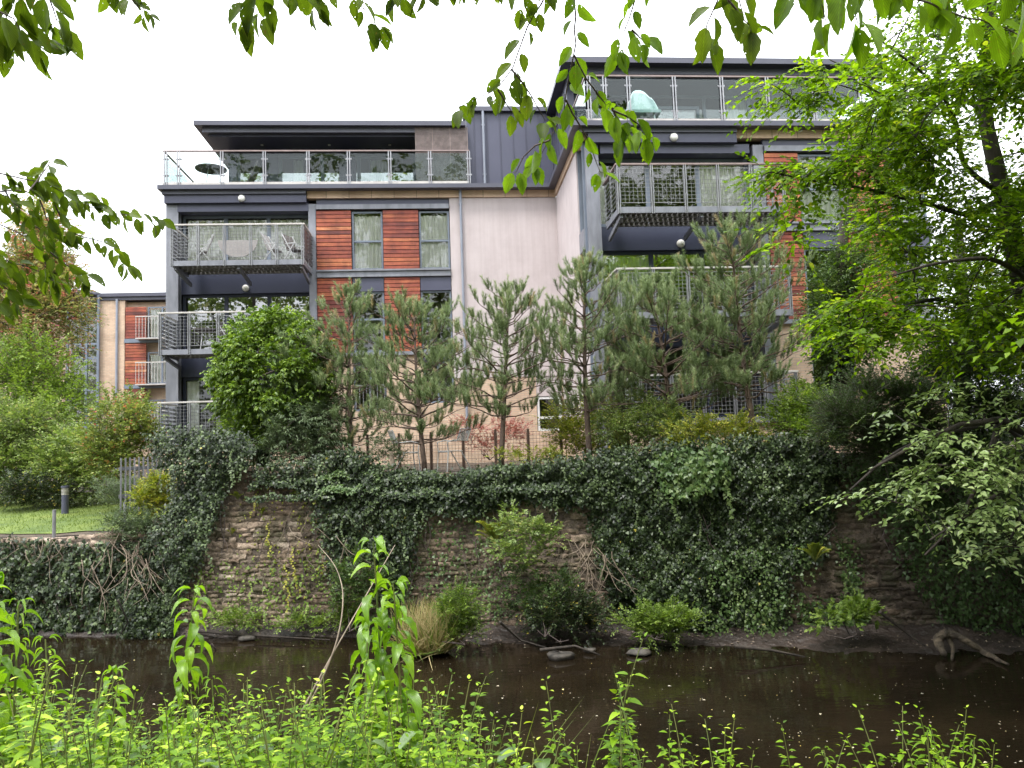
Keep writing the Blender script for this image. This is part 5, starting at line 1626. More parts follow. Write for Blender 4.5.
# steel posts with a wire
for (x, y, Y, h, lab) in ((54, 535, 16.5, .62, 'thin steel post at the lawn edge, left of the bollard light'), (125, 530, 16.2, .75, 'thin steel post at the lawn edge in front of the straggly shrub')):
    b = P(x, y, Y); b[2] = float(garden_h(b[0], b[1])) - .05
    t = empty('steel_post', lab, 'post', b, 0, 'steel posts along the lawn edge')
    MB().tube([(0, 0, 0), (0, 0, h)], .035, 10).build('post_tube', M['steel'], t)
    MB().tube([(0, 0, h), (0, 0, h + .02)], .038, 10).build('cap', M['steel'], t)
# weathered wooden screen
b = P(150, 492, 17.2)
t = empty('wooden_screen', 'weathered grey upright board fence between the lawn and the raised garden', 'fence', b, radians(35))
for k in range(13):
    MB().box(-.6 + k * .09, -.6 + k * .09 + .03, -.02, .02, -.4, .78).build('board', surf('weathered_board', [(0.3, (0.12, 0.12, 0.13)), (0.7, (0.22, 0.22, 0.24))], 6, .85, mapping=(3, 3, .4)) if k == 0 else bpy.data.materials['weathered_board'], t)
MB().box(-.62, .58, .022, .06, .5, .58).box(-.62, .58, .022, .06, -.1, -.02).build('rail', bpy.data.materials['weathered_board'], t)

# ---- wire garden fence between garden and wall -----------------------
fb = P(368, 470, 17.6)
fe = P(562, 462, 17.2)
fz = 3.05
t = empty('wire_fence', 'rusty brown wire mesh garden fence between the pine trunks', 'fence', (fb[0], fb[1], fz))
M['rust'] = surf('rusty_wire', [(0.3, (0.1, 0.06, 0.045)), (0.7, (0.2, 0.13, 0.1))], 5, .8)
L = fe[0] - fb[0]; dy = fe[1] - fb[1]
n = 6
for k in range(n + 1):
    MB().tube([(L * k / n, dy * k / n, 0), (L * k / n, dy * k / n, .92)], .03, 6).build('post', M['rust'], t)
for k in range(n):
    a, c = k / n, (k + 1) / n
    m = MB()
    for i in range(10):
        s = a + (c - a) * (i + .5) / 10
        m.tube([(L * s, dy * s, .05), (L * s, dy * s, .85)], .004, 3, cap=False)
    for i in range(11):
        z = .05 + i * .08
        m.tube([(L * a, dy * a, z), (L * c, dy * c, z)], .004, 3, cap=False)
    m.build('mesh_panel', M['rust'], t)

# garden chairs of pale bent tube
def tube_chair(loc, rz, label):
    t = empty('garden_chair', label, 'chair', loc, rz, 'pale tubular chairs behind the wall')
    f = MB()
    for s in (-.25, .25):
        f.tube([(s, -.28, 0), (s, -.24, .42), (s, -.26, .62), (s, -.1, .66), (s, .2, .64), (s, .3, .9)], .013, 6)
        f.tube([(s, .3, 0), (s, .05, .43), (s, -.24, .43)], .013, 6)
    f.tube([(-.25, .3, .9), (.25, .3, .9)], .013, 6); f.tube([(-.25, -.24, .42), (.25, -.24, .42)], .013, 6); f.tube([(-.25, .3, .02), (.25, .3, .02)], .013, 6)
    f.build('frame', M['chair_metal'], t)
    g = MB()
    for k in range(7): g.box(-.22 + k * .068, -.2 + k * .068, -.24, .12, .425, .435)
    g.build('seat', M['chair_metal'], t)
    g = MB()
    for k in range(7): g.bar((-.21 + k * .07, .21, .66), (-.21 + k * .07, .3, .88), .014)
    g.build('backrest', M['chair_metal'], t)
b = P(454, 466, 16.3); b[2] = 3.1
tube_chair(b, radians(-60), 'pale tubular garden chair left of the bare lower trunk of the evenly shaped pine')
b = P(405, 468, 16.4); b[2] = 3.1
tube_chair(b, radians(110), 'pale tubular garden chair hidden behind the small weedy shrub')
b = P(392, 468, 15.9); b[2] = 3.05
t = empty('timber_stake', 'pale broken timber stake in front of the garden chairs', 'stake', b)
MB().tube([(0, 0, 0), (.01, 0, .3), (-.02, 0, .52)], [.06, .055, .035], 7).build('stake_wood', M['deadtwig'], t)

# ================================================================== woodland tree at the right
rg = rgk(111)
base = np.array([9.3, 12.9, 0.6])
root = empty('woodland_tree', 'large spreading woodland tree with bright green layered leaves at the right', 'tree', base)
mb = MB()
trunk = [np.array(p, float) for p in ((9.3, 12.9, .3), (9.0, 12.6, 2.5), (8.5, 12.2, 4.6), tuple(P(1003, 195, 12.0)), tuple(P(985, 110, 12.0)), tuple(P(990, 20, 11.8)), tuple(P(1000, -80, 11.6)))]
tsm = smooth_path(trunk, 4)
mb.tube([p - base for p in tsm], list(np.interp(np.linspace(0, 6, len(tsm)), range(7), [.34, .28, .2, .13, .1, .08, .05])), 10)
sk = list(trunk)
limbs = [[trunk[3], P(965, 165, 11.6), P(955, 120, 11.2), P(930, 80, 10.6), P(880, 40, 10)],
         [trunk[3], P(975, 215, 11.6), P(930, 205, 11), P(870, 190, 10.5), P(810, 180, 10.2), P(770, 172, 10)],
         [trunk[4], P(1020, 60, 11.6), P(1060, 0, 11)], [trunk[4], P(940, 90, 12.5), P(880, 80, 13), P(830, 60, 13)],
         [trunk[2], P(1000, 330, 11.4), P(950, 300, 10.6), P(890, 310, 10), P(845, 325, 9.8)],
         [trunk[1], P(1010, 430, 11.2), P(960, 430, 10.4), P(900, 450, 9.6), P(850, 490, 9.3)],
         [trunk[2], P(1040, 300, 10.5), P(1000, 262, 9.6), P(945, 262, 9), P(895, 275, 8.7)],
         [trunk[1], P(1030, 470, 10.5), P(990, 500, 9.6), P(930, 540, 9.2)],
         [trunk[2], np.array([9, 10, 6.5]), np.array([8.5, 7.5, 7.6]), np.array([7.5, 5, 8])],
         [trunk[1], np.array([11, 11.5, 4.5]), np.array([12.5, 10, 6])]]
for l_ in limbs:
    l_ = [np.array(p, float) for p in l_]
    l_ = smooth_path(l_, 5)
    mb.tube([p - base for p in l_], list(np.linspace(.05, .01, len(l_))), 7)
    for a, b_ in zip(l_[:-1], l_[1:]):
        for f in (.33, .66, 1): sk.append(a * (1 - f) + b_ * f)
crown_poly = [(850, 75), (880, 40), (930, -15), (1080, -60), (1120, 200), (1100, 370), (960, 360), (905, 355), (878, 330), (875, 290), (872, 250), (862, 215), (852, 170), (850, 120)]
def tgt(poly, n, y0, y1):
    q = sample_poly(poly, n, rg)
    return np.array([P(a, b_, y) for (a, b_), y in zip(q, rg.uniform(y0, y1, n))])
c1 = tgt(crown_poly, 345, 9, 13.5)
_q = (c1 - CAM) @ _Rc
_px = W / 2 + FPX * _q[:, 0] / -_q[:, 2]; _py = H / 2 - FPX * _q[:, 1] / -_q[:, 2]
c1 = c1[~((np.hypot((_px - 985) / 1.0, (_py - 150) / 1.6) < 36) & (c1[:, 1] < 12.4))]
c2 = tgt([(750, 172), (800, 140), (850, 140), (860, 210), (820, 240), (785, 262), (768, 262), (790, 215)], 13, 9.4, 10.6)
c2b = tgt([(745, 62), (800, 50), (830, 60), (830, 110), (790, 110)], 7, 9.6, 10.6)
c3 = tgt([(815, 320), (880, 285), (900, 320), (850, 345)], 12, 9, 10)
# canopy reaching out over the river, unseen above and beside the view, thickened for shade
c5 = np.stack([rg.uniform(4.5, 16, 1100), rg.uniform(3.0, 15.5, 1100), rg.uniform(4, 13, 1100)], 1)
q = c5 - CAM
px = 512 + 765 * q[:, 0] / q[:, 1]; py = 446 - 765 * q[:, 2] / q[:, 1]
c5 = c5[((px > 1060) | (py < -60)) & (c5[:, 0] > 6.3)]
C = np.concatenate([c1, c2, c2b, c3])
br = MB()
dirs = skeleton_branches(br, sk, C, lambda d: .007 + .009 * d, .08, rg)
dirs[:, 2] *= .3
dirs = dirs + np.array([-.5, -.15, -.1])
b_, d_, rr = cluster_twigs(C, dirs, .42, 12, rg, .3, -.05, .8)
la, ta = twigs_and_leaves(b_, d_, rg.uniform(.35, .65, len(b_)), 10, .1, 'ovate', .66, .3, rg=rg, leafdroop=.2, spread=.85)
br.v = [tuple(np.array(p) - base) for p in br.v]
put_leaves('crown', la, M['beech'], root)
put_leaves('twigs', ta, M['bark'], root)
dirs5 = skeleton_branches(MB(), sk, c5, rg=rg)
b5, d5, _ = cluster_twigs(c5, dirs5 + np.array([-.3, 0, 0]), .7, 14, rg, .4, 0, .8)
la5, ta5 = twigs_and_leaves(b5, d5, rg.uniform(.5, .9, len(b5)), 10, .13, 'simple', .75, .3, rg=rg)
put_leaves('unseen_shade_crown', la5, M['beech'], root)
mb.build('trunk', M['bark'], root, smooth=True)
br.build('branches', M['bark'], root, smooth=True)

# low bough with larger leaves paled to carry sky light, from its own stem
base = np.array([8.9, 11.9, .25])
root = empty('hanging_bough_tree', 'small wych elm holding a low bough of pale leaves over the water at the right', 'tree', base)
mb = MB()
tr_ = [base, np.array([8.7, 11.4, 1.6]), P(1040, 440, 10.6), P(1000, 420, 10.2), P(960, 425, 9.8), P(915, 445, 9.4), P(870, 470, 9.2)]
mb.tube([np.array(p) - base for p in tr_], [.12, .1, .07, .05, .035, .025, .012], 7)
sk = []
for a, b_ in zip(tr_[1:-1], tr_[2:]):
    for f in (.25, .5, .75, 1): sk.append(np.array(a) * (1 - f) + np.array(b_) * f)
for l_ in ([P(1000, 420, 10.2), P(985, 470, 9.8), P(960, 520, 9.5), P(925, 555, 9.3)], [P(1040, 440, 10.6), P(1030, 500, 10), P(1010, 540, 9.8)]):
    l_ = [np.array(p, float) for p in l_]
    mb.tube([p - base for p in l_], list(np.linspace(.04, .012, len(l_))), 6)
    for a, b_ in zip(l_[:-1], l_[1:]):
        for f in (.33, .66, 1): sk.append(a * (1 - f) + b_ * f)
C = np.concatenate([tgt([(835, 490), (880, 455), (930, 430), (1000, 415), (1050, 410), (1050, 480), (960, 480), (880, 500)], 34, 9, 10),
                    tgt([(880, 500), (960, 480), (1050, 480), (1040, 545), (985, 560), (945, 555), (900, 520)], 20, 9.2, 10),
                    tgt([(870, 400), (960, 380), (1040, 390), (1040, 420), (900, 440)], 9, 9.5, 10.5)])
br = MB()
dirs = skeleton_branches(br, sk, C, lambda d: .006 + .007 * d, .05, rg)
dirs[:, 2] *= .2
dirs += np.array([-.5, -.2, -.12])
b_, d_, rr = cluster_twigs(C, dirs, .34, 5, rg, .2, -.05, .7)
la, ta = twigs_and_leaves(b_, d_, rg.uniform(.35, .6, len(b_)), 9, .105, 'ovate', .6, .25, rg=rg, leafdroop=.15, spread=.8)
br.v = [tuple(np.array(p) - base) for p in br.v]
put_leaves('crown', la, M['bough'], root)
put_leaves('twigs', ta, M['bark'], root)
mb.build('trunk', M['bark'], root, smooth=True)
br.build('branches', M['bark'], root, smooth=True)

# tree beyond the right wing, seen through the crown
bush('background_tree', 'tree rising behind the woodland tree at the right edge', 'tree', P(960, 440, 17.5), blob_centers(985, 330, 17.5, 60, 100, 1.4, 40, rgk(112), power=.5), .7, .11, 'beech', per=30, nleaf=8, seed=112,
     trunk=([P(960, 440, 17.5), P(965, 330, 17.5), P(958, 220, 17.5)], [.2, .15, .08]), twmat='bark')

# unseen tree added on the near bank to shade the far right
rg = rgk(131)
base = np.array([7.5, -1.0, 1.9])
root = empty('unseen_shade_tree', 'unseen tree added on the near bank, right of the view, to shade the right side', 'tree', base)
mb = MB()
tk = [base, np.array([7.3, -.8, 5.]), np.array([7.4, -.4, 8.]), np.array([7.8, 0, 11.])]
mb.tube([p - base for p in tk], [.32, .26, .18, .08], 10)
C = np.stack([rg.uniform(4.5, 15, 700), rg.uniform(-6, 8, 700), rg.uniform(4.2, 13, 700)], 1)
q = C - CAM
px = 512 + 765 * q[:, 0] / np.maximum(q[:, 1], .01); py = 446 - 765 * q[:, 2] / np.maximum(q[:, 1], .01)
C = C[(q[:, 1] < .3) | (px > 1110) | (py < -130)]
D = skeleton_branches(mb, [p for p in tk], C[::6], lambda d: .008 + .012 * d, .05, rg) if False else None
br = MB()
skeleton_branches(br, tk, C[::5], lambda d: .01 + .012 * d, .05, rg)
br.v = [tuple(np.array(p) - base) for p in br.v]
b5, d5, _ = cluster_twigs(C, rand_dirs(len(C), rg), .7, 13, rg, .4, 0, .9)
la5, ta5 = twigs_and_leaves(b5, d5, rg.uniform(.5, .9, len(b5)), 10, .15, 'simple', .75, .3, rg=rg)
put_leaves('crown', la5, M['beech'], root)
mb.build('trunk', M['bark'], root, smooth=True)
br.build('branches', M['bark'], root, smooth=True)

# ================================================================== woods behind the viewer (seen in the windows and the water)
rg = rgk(121)
N = 1350
a = rg.uniform(0, 1, N)
C = np.stack([rg.uniform(-42, 42, N), rg.uniform(-30, -15, N), rg.uniform(3, 30, N)], 1)
D = rand_dirs(N, rg)
b_, d_, rr = cluster_twigs(C, D, 1.6, 14, rg, .7, .1, 1)
la, ta = twigs_and_leaves(b_, d_, rr * .8, 8, .5, 'simple', .8, .2, rg=rg)
tag(put_leaves('riverside_wood', la, M['pale'], None), 'woodland on the near bank behind the viewpoint', 'woodland', kind='stuff')
mbw = MB()
for k in range(16):
    x, y = -32 + k * 4.2 + rg.normal(0, 1), rg.uniform(-28, -16)
    mbw.tube([(x, y, 2), (x + rg.normal(0, .4), y, 12), (x + rg.normal(0, .8), y, 22)], [.28, .2, .08], 7)
tag(mbw.build('riverside_wood_trunks', M['bark']), 'trunks of the woodland on the near bank behind the viewpoint', 'woodland', kind='stuff')
# ================================================================== overhanging cherry branches, close to the viewer
def cherry(label, base, paths, L, seed, mat='cherry', gap=.055, width=.46, face=1.0, group='leafy branches hanging into view'):
    """paths: list of ([(x, y)...], depth); leaves alternate along each"""
    L *= 1.0; gap *= .56
    rg = np.random.default_rng(seed)
    pts = [[P(x, y, Y + .08 * k) for k, (x, y) in enumerate(path)] for path, Y in paths]
    o = pts[0][0]
    root = empty('cherry_branch', label, 'branch', o, 0, group)
    mb = MB(); arrs = []
    for path, (pp, Y) in zip(pts, paths):
        A = np.array(path)
        seg = np.linalg.norm(np.diff(A, axis=0), axis=1); cum = np.concatenate([[0], np.cumsum(seg)]); T_ = cum[-1]
        m = max(4, int(T_ / .05))
        s = np.linspace(0, T_, m)
        Q = np.stack([np.interp(s, cum, A[:, i]) for i in range(3)], 1)
        Q[1:-1] += rg.normal(0, .003, Q[1:-1].shape)
        mb.tube([q - o for q in Q], list(np.linspace(.0045, .0015, m)), 5, cap=False)
        n = max(2, int(T_ / gap))
        s = np.sort((np.arange(n) + rg.uniform(.3, .9, n)) / n * T_)
        s = np.concatenate([s, [T_, T_]])
        n = len(s)
        B_ = np.stack([np.interp(s, cum, A[:, i]) for i in range(3)], 1)
        td = np.stack([np.interp(s + .01, cum, A[:, i]) - np.interp(s - .01, cum, A[:, i]) for i in range(3)], 1)
        td[-2:] = A[-1] - A[-2]
        td = unit(td)
        sd = unit(np.cross(td, [0, -1.0, 0.0]))
        sg = np.where(np.arange(n) % 2 == 0, 1, -1)[:, None]
        d = td * .35 + sd * sg * .55 + np.array([0, 0, -.85]) + rg.normal(0, .28, (n, 3)) * np.array([1, 1.2, 1])
        d = unit(d)
        pet = B_ + unit(sd * sg * .5 + np.array([0, 0, -.4])) * .016
        nrm = np.array([0, -1.0, .55]) * face + rg.normal(0, .5, (n, 3))
        sz = L * rg.uniform(.62, 1.12, n)
        arrs.append(leaf_arrays(pet, d, nrm, sz, 'big', width * rg.uniform(.95, 1.25, n), np.clip(rg.normal(.5, .25, n), 0, 1), rg))
        for a, b_ in zip(B_, pet): mb.tube([a - o, b_ - o], [.0012, .001], 3, cap=False)
    ob = put_leaves('leaves', join_arrays(arrs), M[mat], root, 'big')
    ob.data.shade_smooth()
    mb.build('twigs', M['twig'], root, smooth=True)
    return root
cherry('large holed leaves hanging at the top left corner', None, [([(25, -30), (18, 5), (30, 35), (40, 45)], 2.6), ([(-20, 5), (10, 15), (20, 30)], 2.5), ([(40, -20), (52, 5), (58, 25)], 2.7), ([(-20, 20), (5, 35)], 2.6)], .13, 201, gap=.045)
cherry('small leaf fringe at the top edge beside the top left corner', None, [([(60, -40), (75, -18)], 3.2), ([(85, -40), (120, -14), (140, 8), (146, 14)], 3.2), ([(95, -40), (108, -8)], 3.3), ([(120, -40), (130, -4)], 3.3)], .085, 202)
cherry('two hanging leaf bunches at the top, left of centre', None, [([(280, -60), (258, -20), (242, 22)], 2.6), ([(285, -60), (262, -10), (262, 15)], 2.7)], .13, 203, gap=.09)
cherry('row of leaves along the top edge above the left roof', None, [([(270, -40), (295, -6)], 2.9), ([(300, -50), (316, 8)], 3), ([(340, -60), (352, -10), (366, 12), (378, 28)], 3), ([(380, -50), (398, -4)], 2.9), ([(410, -50), (425, -8)], 2.9), ([(440, -50), (455, -14)], 3), ([(350, -50), (330, -10)], 3)], .105, 204)
cherry('branch drooping from the top edge to a leaf bunch over the gap between the roofs', None, [([(560, -50), (545, -4), (527, 28), (512, 70), (498, 88), (470, 102), (458, 108)], 3.0), ([(512, 70), (530, 92), (545, 120)], 3.0), ([(500, -50), (488, -20)], 2.9), ([(525, -50), (520, -6), (524, 10)], 3), ([(545, -50), (548, -10)], 3.0), ([(498, 90), (512, 112)], 3)], .095, 205, mat='cherry', gap=.075)
cherry('thin twig forking into two leaf bunches in front of the inner building corner', None, [([(576, -40), (574, 52), (567, 90), (562, 112), (550, 140), (535, 165)], 3.0), ([(566, 100), (582, 130), (592, 150), (600, 172)], 3.05), ([(574, 55), (590, 85), (612, 110), (628, 130)], 3), ([(550, 140), (528, 150), (516, 172)], 3)], .095, 206, mat='cherry_light', gap=.085)
cherry('leafy twig hanging before the right roof terrace corner', None, [([(650, -50), (638, -5), (626, 22), (618, 50)], 2.7), ([(632, 30), (645, 42)], 2.7), ([(612, 110), (635, 122), (650, 138)], 2.8), ([(612, 108), (625, 138)], 2.8), ([(596, 92), (606, 105)], 2.8)], .095, 207, mat='cherry_light', gap=.06)
cherry('large leaves hanging at the top edge above the right roof', None, [([(735, -60), (722, -10), (708, 20), (706, 40)], 2.4), ([(740, -60), (738, -10), (744, 18)], 2.4), ([(728, 0), (752, 28)], 2.4)], .105, 208, gap=.07)
cherry('big soft leaves hanging in front of the woodland tree', None, [([(800, -60), (818, -8), (826, 22)], 2.2), ([(835, -60), (848, -2), (858, 24)], 2.2), ([(800, -60), (795, -10)], 2.3), ([(870, -60), (866, -12)], 2.2)], .125, 209, mat='cherry_light', gap=.09)
cherry('big ribbed leaves at the top right corner', None, [([(860, -50), (900, -8), (940, 8), (990, 24), (1040, 42)], 2.1), ([(1000, -50), (1015, -10), (1035, 10)], 2.1), ([(930, -50), (945, -12)], 2.2)], .125, 210, mat='cherry_light', gap=.07)
cherry('long leafy branch entering from the left, its tip before the upper left balcony', None, [([(-40, 190), (20, 190), (60, 200), (110, 212), (140, 216), (160, 222)], 3.6), ([(-40, 160), (10, 175), (40, 182), (70, 195), (100, 200)], 3.5), ([(30, 190), (44, 172), (52, 158)], 3.6), ([(5, 190), (20, 215), (45, 232), (60, 238)], 3.6), ([(55, 205), (66, 225), (75, 236), (100, 240), (118, 248), (128, 266)], 3.7), ([(40, 200), (50, 225)], 3.6), ([(-40, 215), (10, 228), (48, 250)], 3.7), ([(-30, 180), (10, 200), (30, 215)], 3.5)], .088, 211, gap=.042)
cherry('dense leafy branch at the left edge below the long one', None, [([(-40, 240), (10, 262), (40, 272), (60, 285)], 3.7), ([(-40, 262), (0, 285), (20, 300)], 3.6), ([(50, 252), (70, 268), (90, 278)], 3.7), ([(-40, 275), (-5, 300), (5, 310)], 3.6), ([(45, 262), (52, 280)], 3.7), ([(-40, 250), (0, 260), (15, 282)], 3.6)], .092, 212, gap=.04)

# ================================================================== near bank plants
def ground(x, y): return float(bank_h(np.array([x]), np.array([y]))[0])

def nettle_proto(seed, Hh, leafL=.06):
    rg = np.random.default_rng(seed)
    t = empty('nettle_plant', 'x', 'nettle', (0, 0, 0))
    mb = MB()
    n = max(6, int(Hh / .047))
    lean = rg.normal(0, .06, 2)
    pth = [np.array([lean[0] * (k / n) ** 2 * Hh * 2, lean[1] * (k / n) ** 2 * Hh * 2, Hh * k / n]) for k in range(n + 1)]
    mb.tube(pth, list(np.linspace(.0045, .0018, n + 1)), 5, cap=False)
    P_, D_, N_, S_ = [], [], [], []
    for k in range(2, n + 1):
        a = (pi / 2) * (k % 2) + rg.normal(0, .25)
        f = k / n
        s = leafL * np.interp(f, [0, .4, .8, 1], [.7, 1.1, .95, .4])
        for j in range(2):
            aa = a + pi * j
            dirn = np.array([cos(aa), sin(aa), np.interp(f, [0, .8, 1], [-.25, .05, .7])])
            P_.append(pth[k] + dirn * .012); D_.append(dirn + rg.normal(0, .12, 3)); N_.append(np.array([-dirn[0] * .2, -dirn[1] * .2, 1]) + rg.normal(0, .2, 3)); S_.append(s * rg.uniform(.8, 1.2))
            if f < .85 and rg.random() < .7:        # axillary shoot
                for q in range(4):
                    b2 = aa + rg.normal(0, .8)
                    P_.append(pth[k] + np.array([cos(aa), sin(aa), .7]) * rg.uniform(.015, .05)); D_.append([cos(b2), sin(b2), .4]); N_.append([0, 0, 1] + rg.normal(0, .3, 3)); S_.append(s * .5 * rg.uniform(.7, 1.2))
    N = len(P_)
    arr = leaf_arrays(np.array(P_), np.array(D_), np.array(N_), np.array(S_), 'lance', .52, np.clip(rg.normal(.5, .25, N), 0, 1), rg)
    put_leaves('leaves', arr, M['nettle'], t)
    mb.build('stem', M['stemgreen'], t)
    return t

def balsam_proto(seed, Hh, leafL=.15, mat='balsam', width=.34, drop=-.75, whorl=3, start=.25, gap=.075):
    rg = np.random.default_rng(seed)
    t = empty('balsam_plant', 'x', 'balsam', (0, 0, 0))
    mb = MB()
    n = int(Hh / gap)
    lean = rg.normal(0, .035, 2)
    pth = [np.array([lean[0] * (k / n) ** 2 * Hh * 2, lean[1] * (k / n) ** 2 * Hh * 2, Hh * k / n]) for k in range(n + 1)]
    mb.tube(pth, list(np.linspace(.009, .003, n + 1)), 7, cap=False)
    P_, D_, N_, S_ = [], [], [], []
    for k in range(int(n * start), n + 1):
        f = k / n
        s = leafL * np.interp(f, [0, .5, .85, 1], [.9, 1.05, .85, .55])
        a0 = rg.uniform(0, 2 * pi)
        for j in range(whorl + (3 if k == n else 0)):
            aa = a0 + 2 * pi * j / whorl + rg.normal(0, .25)
            dirn = np.array([cos(aa), sin(aa), np.interp(f, [0, .85, 1], [drop, drop * .6, .2]) + rg.normal(0, .15)])
            P_.append(pth[k] + np.array([cos(aa), sin(aa), .3]) * .02); D_.append(dirn); N_.append(np.array([cos(aa) * .6, sin(aa) * .6, 1]) + rg.normal(0, .3, 3)); S_.append(s * rg.uniform(.55, 1.2))
            if rg.random() < .12: S_[-1] *= .4
    N = len(P_)
    arr = leaf_arrays(np.array(P_), np.array(D_), np.array(N_), np.array(S_), 'arch', width * 1.1, np.clip(rg.normal(.5, .22, N), 0, 1), rg)
    o = put_leaves('leaves', arr, M[mat], t, 'arch')
    o.data.shade_smooth()
    mb.build('stem', M['stemgreen'], t)
    return t

def copy_tree(o):
    c = o.copy(); COL.objects.link(c)
    for ch in list(o.children):
        d = ch.copy(); COL.objects.link(d); d.parent = c
    return c
def topz(x, y, Y): return P(x, y, Y)

used = set()
def plant(proto, H0, x, ytop, Y, label, group, cat=None):
    """stands a plant on the bank so that its tip reaches the height seen at (x, ytop)"""
    p = P(x, ytop, Y)
    g = ground(p[0], p[1]) - .02
    s = (p[2] - g) / H0
    o = proto if id(proto) not in used else copy_tree(proto)
    used.add(id(proto))
    o.location = (p[0], p[1], g)
    o.scale = (max(.75, min(s, 1.25)),) * 2 + (s,)
    o.rotation_euler = (0, 0, random.uniform(0, 6.28))
    o['label'] = label; o['group'] = group
    return o

nets = [nettle_proto(300 + k, 1.05) for k in range(6)]
tall = [(455, 690, 4.4, 'tallest nettle left of the lone tall stem, over the open water'), (592, 636, 4.0, 'lone tallest nettle stem rising past the mud edge at centre'), (560, 684, 4.0, 'nettle just left of the lone tall stem'), (520, 712, 4.1, 'short nettle left of the nettle trio at centre'),
        (604, 684, 3.9, 'bushy nettle right of the lone tall stem'), (636, 694, 4.0, 'nettle with drooping tip, second right of the lone tall stem'), (663, 706, 3.8, 'broad nettle over the bottom edge right of centre'), (690, 716, 3.9, 'slim nettle right of the broad one'), (718, 722, 3.8, 'small nettle above the bottom edge, right of centre group'), (735, 752, 3.6, 'lowest nettle of the right of centre group'),
        (795, 718, 3.9, 'lone nettle over dark water between the two groups'), (808, 742, 3.8, 'short nettle beside the lone one over dark water'), (895, 712, 3.9, 'left nettle of the right hand clump'), (935, 700, 3.9, 'tallest nettle of the right hand clump'), (950, 706, 4.0, 'twin nettle touching the tallest of the right hand clump'), (978, 738, 3.8, 'rightmost nettle of the right hand clump')]
for i, (x, y, Y, lab) in enumerate(tall):
    plant(nets[i % 6], 1.05, x, y, Y, lab, 'tall nettles standing over the water')
rg = rgk(311)
def proto_arrays(o):
    out = []
    for ch in o.children:
        me = ch.data
        V = np.empty(len(me.vertices) * 3, np.float32); me.vertices.foreach_get('co', V)
        R_ = np.empty(len(me.vertices), np.float32); me.attributes['rnd'].data.foreach_get('value', R_)
        me.calc_loop_triangles()
        F = np.empty(len(me.loop_triangles) * 3, np.int32); me.loop_triangles.foreach_get('vertices', F)
        out.append((ch.name.split('.')[0], V.reshape(-1, 3), F.reshape(-1, 3), R_))
    return out
NA = [proto_arrays(o) for o in nets]
def bed(name, label, specs):
    """a bed of nettles too dense to count, as one mass: (n, x0, x1, tops, Y0, Y1)"""
    acc = {'leaves': [], 'stem': []}
    for n, x0, x1, yf, Y0, Y1 in specs:
        for i in range(n):
            x = rg.uniform(x0, x1); Y = rg.uniform(Y0, Y1)
            p = P(x, yf(x) + 10 * float(lump(x / 60, Y, 1.0, 2)) + rg.choice([rg.uniform(-16, 8), rg.uniform(5, 45), rg.uniform(10, 60)]), Y)
            g = ground(p[0], p[1]) - .02
            s = (p[2] - g) / 1.05
            if s < .15: continue
            c, sn = cos(x * 7.7), sin(x * 7.7)
            Rm = np.array([[c, -sn, 0], [sn, c, 0], [0, 0, 1]])
            sx = max(.75, min(s, 1.2))
            dr = rg.normal(-.05, .22)
            for nm, V, F, R_ in NA[rg.integers(6)]:
                acc[nm].append((V * [sx, sx, s] @ Rm.T + [p[0], p[1], g], F, np.clip(R_ + dr, 0, 1)))
    tag(put_leaves(name, join_arrays(acc['leaves']), M['nettle'], None), label, 'nettle bed', kind='stuff')
    tag(put_leaves(name + '_stems', join_arrays(acc['stem']), M['stemgreen'], None), 'stems of the ' + label, 'nettle bed', kind='stuff')
bed('nettle_bed', 'dense bright nettle bed along the bottom left of the near bank', [
    (230, -40, 330, lambda x: np.interp(x, [-30, 60, 120, 200, 260, 300, 330], [684, 690, 702, 706, 694, 684, 698]), 2.7, 4.8),
    (90, 330, 490, lambda x: np.interp(x, [330, 400, 440, 490], [694, 684, 698, 738]), 2.9, 4.7),
    (22, 480, 745, lambda x: 728, 3.0, 4.0),
    (18, 876, 995, lambda x: np.interp(x, [876, 930, 995], [745, 720, 750]), 3.2, 4.1)])

bals = [balsam_proto(401 + k, 1.5, .15, drop=-.2, whorl=3, gap=.055) for k in range(3)]
G_ = 'tall balsam plants with long drooping leaves'
plant(bals[0], 1.5, 176, 592, 4.3, 'tall balsam with glossy drooping leaves at the left, against bare stone', G_)
plant(bals[1], 1.5, 382, 538, 4.3, 'tallest balsam, left of the pair in front of the hanging ivy', G_)
plant(bals[2], 1.5, 402, 580, 4.2, 'second balsam of the pair, just right of the tallest', G_)
plant(bals[0], 1.5, 108, 668, 3.9, 'short balsam between the spiky willowherb and the left tall one', G_)
plant(bals[1], 1.5, 8, 572, 3.6, 'balsam cut by the left edge of the picture', G_)
plant(bals[2], 1.5, 357, 625, 4.0, 'low balsam just left of the tall pair', G_)
wil = balsam_proto(411, 1.3, .12, 'balsam', .13, -.1, 4, .2, .05)
wil.name = 'willowherb_plant'
wil['category'] = 'willowherb'
G_ = 'spiky willowherbs on the near bank'
plant(wil, 1.3, 56, 640, 3.9, 'spiky narrow-leaved willowherb at the left, right of the cut balsam', G_)
plant(wil, 1.3, 14, 600, 3.6, 'narrow-leaved willowherb at the left edge', G_)
plant(wil, 1.3, 218, 676, 4.2, 'thin pale willowherb right of the left tall balsam', G_)
plant(wil, 1.3, 925, 726, 3.8, 'spiky willowherb in the bottom right clump', G_)
plant(wil, 1.3, 962, 738, 3.7, 'lower spiky willowherb at the right of the bottom right clump', G_)
plant(wil, 1.3, 835, 752, 3.7, 'short willowherb at the bottom edge beside the lone nettle', G_)

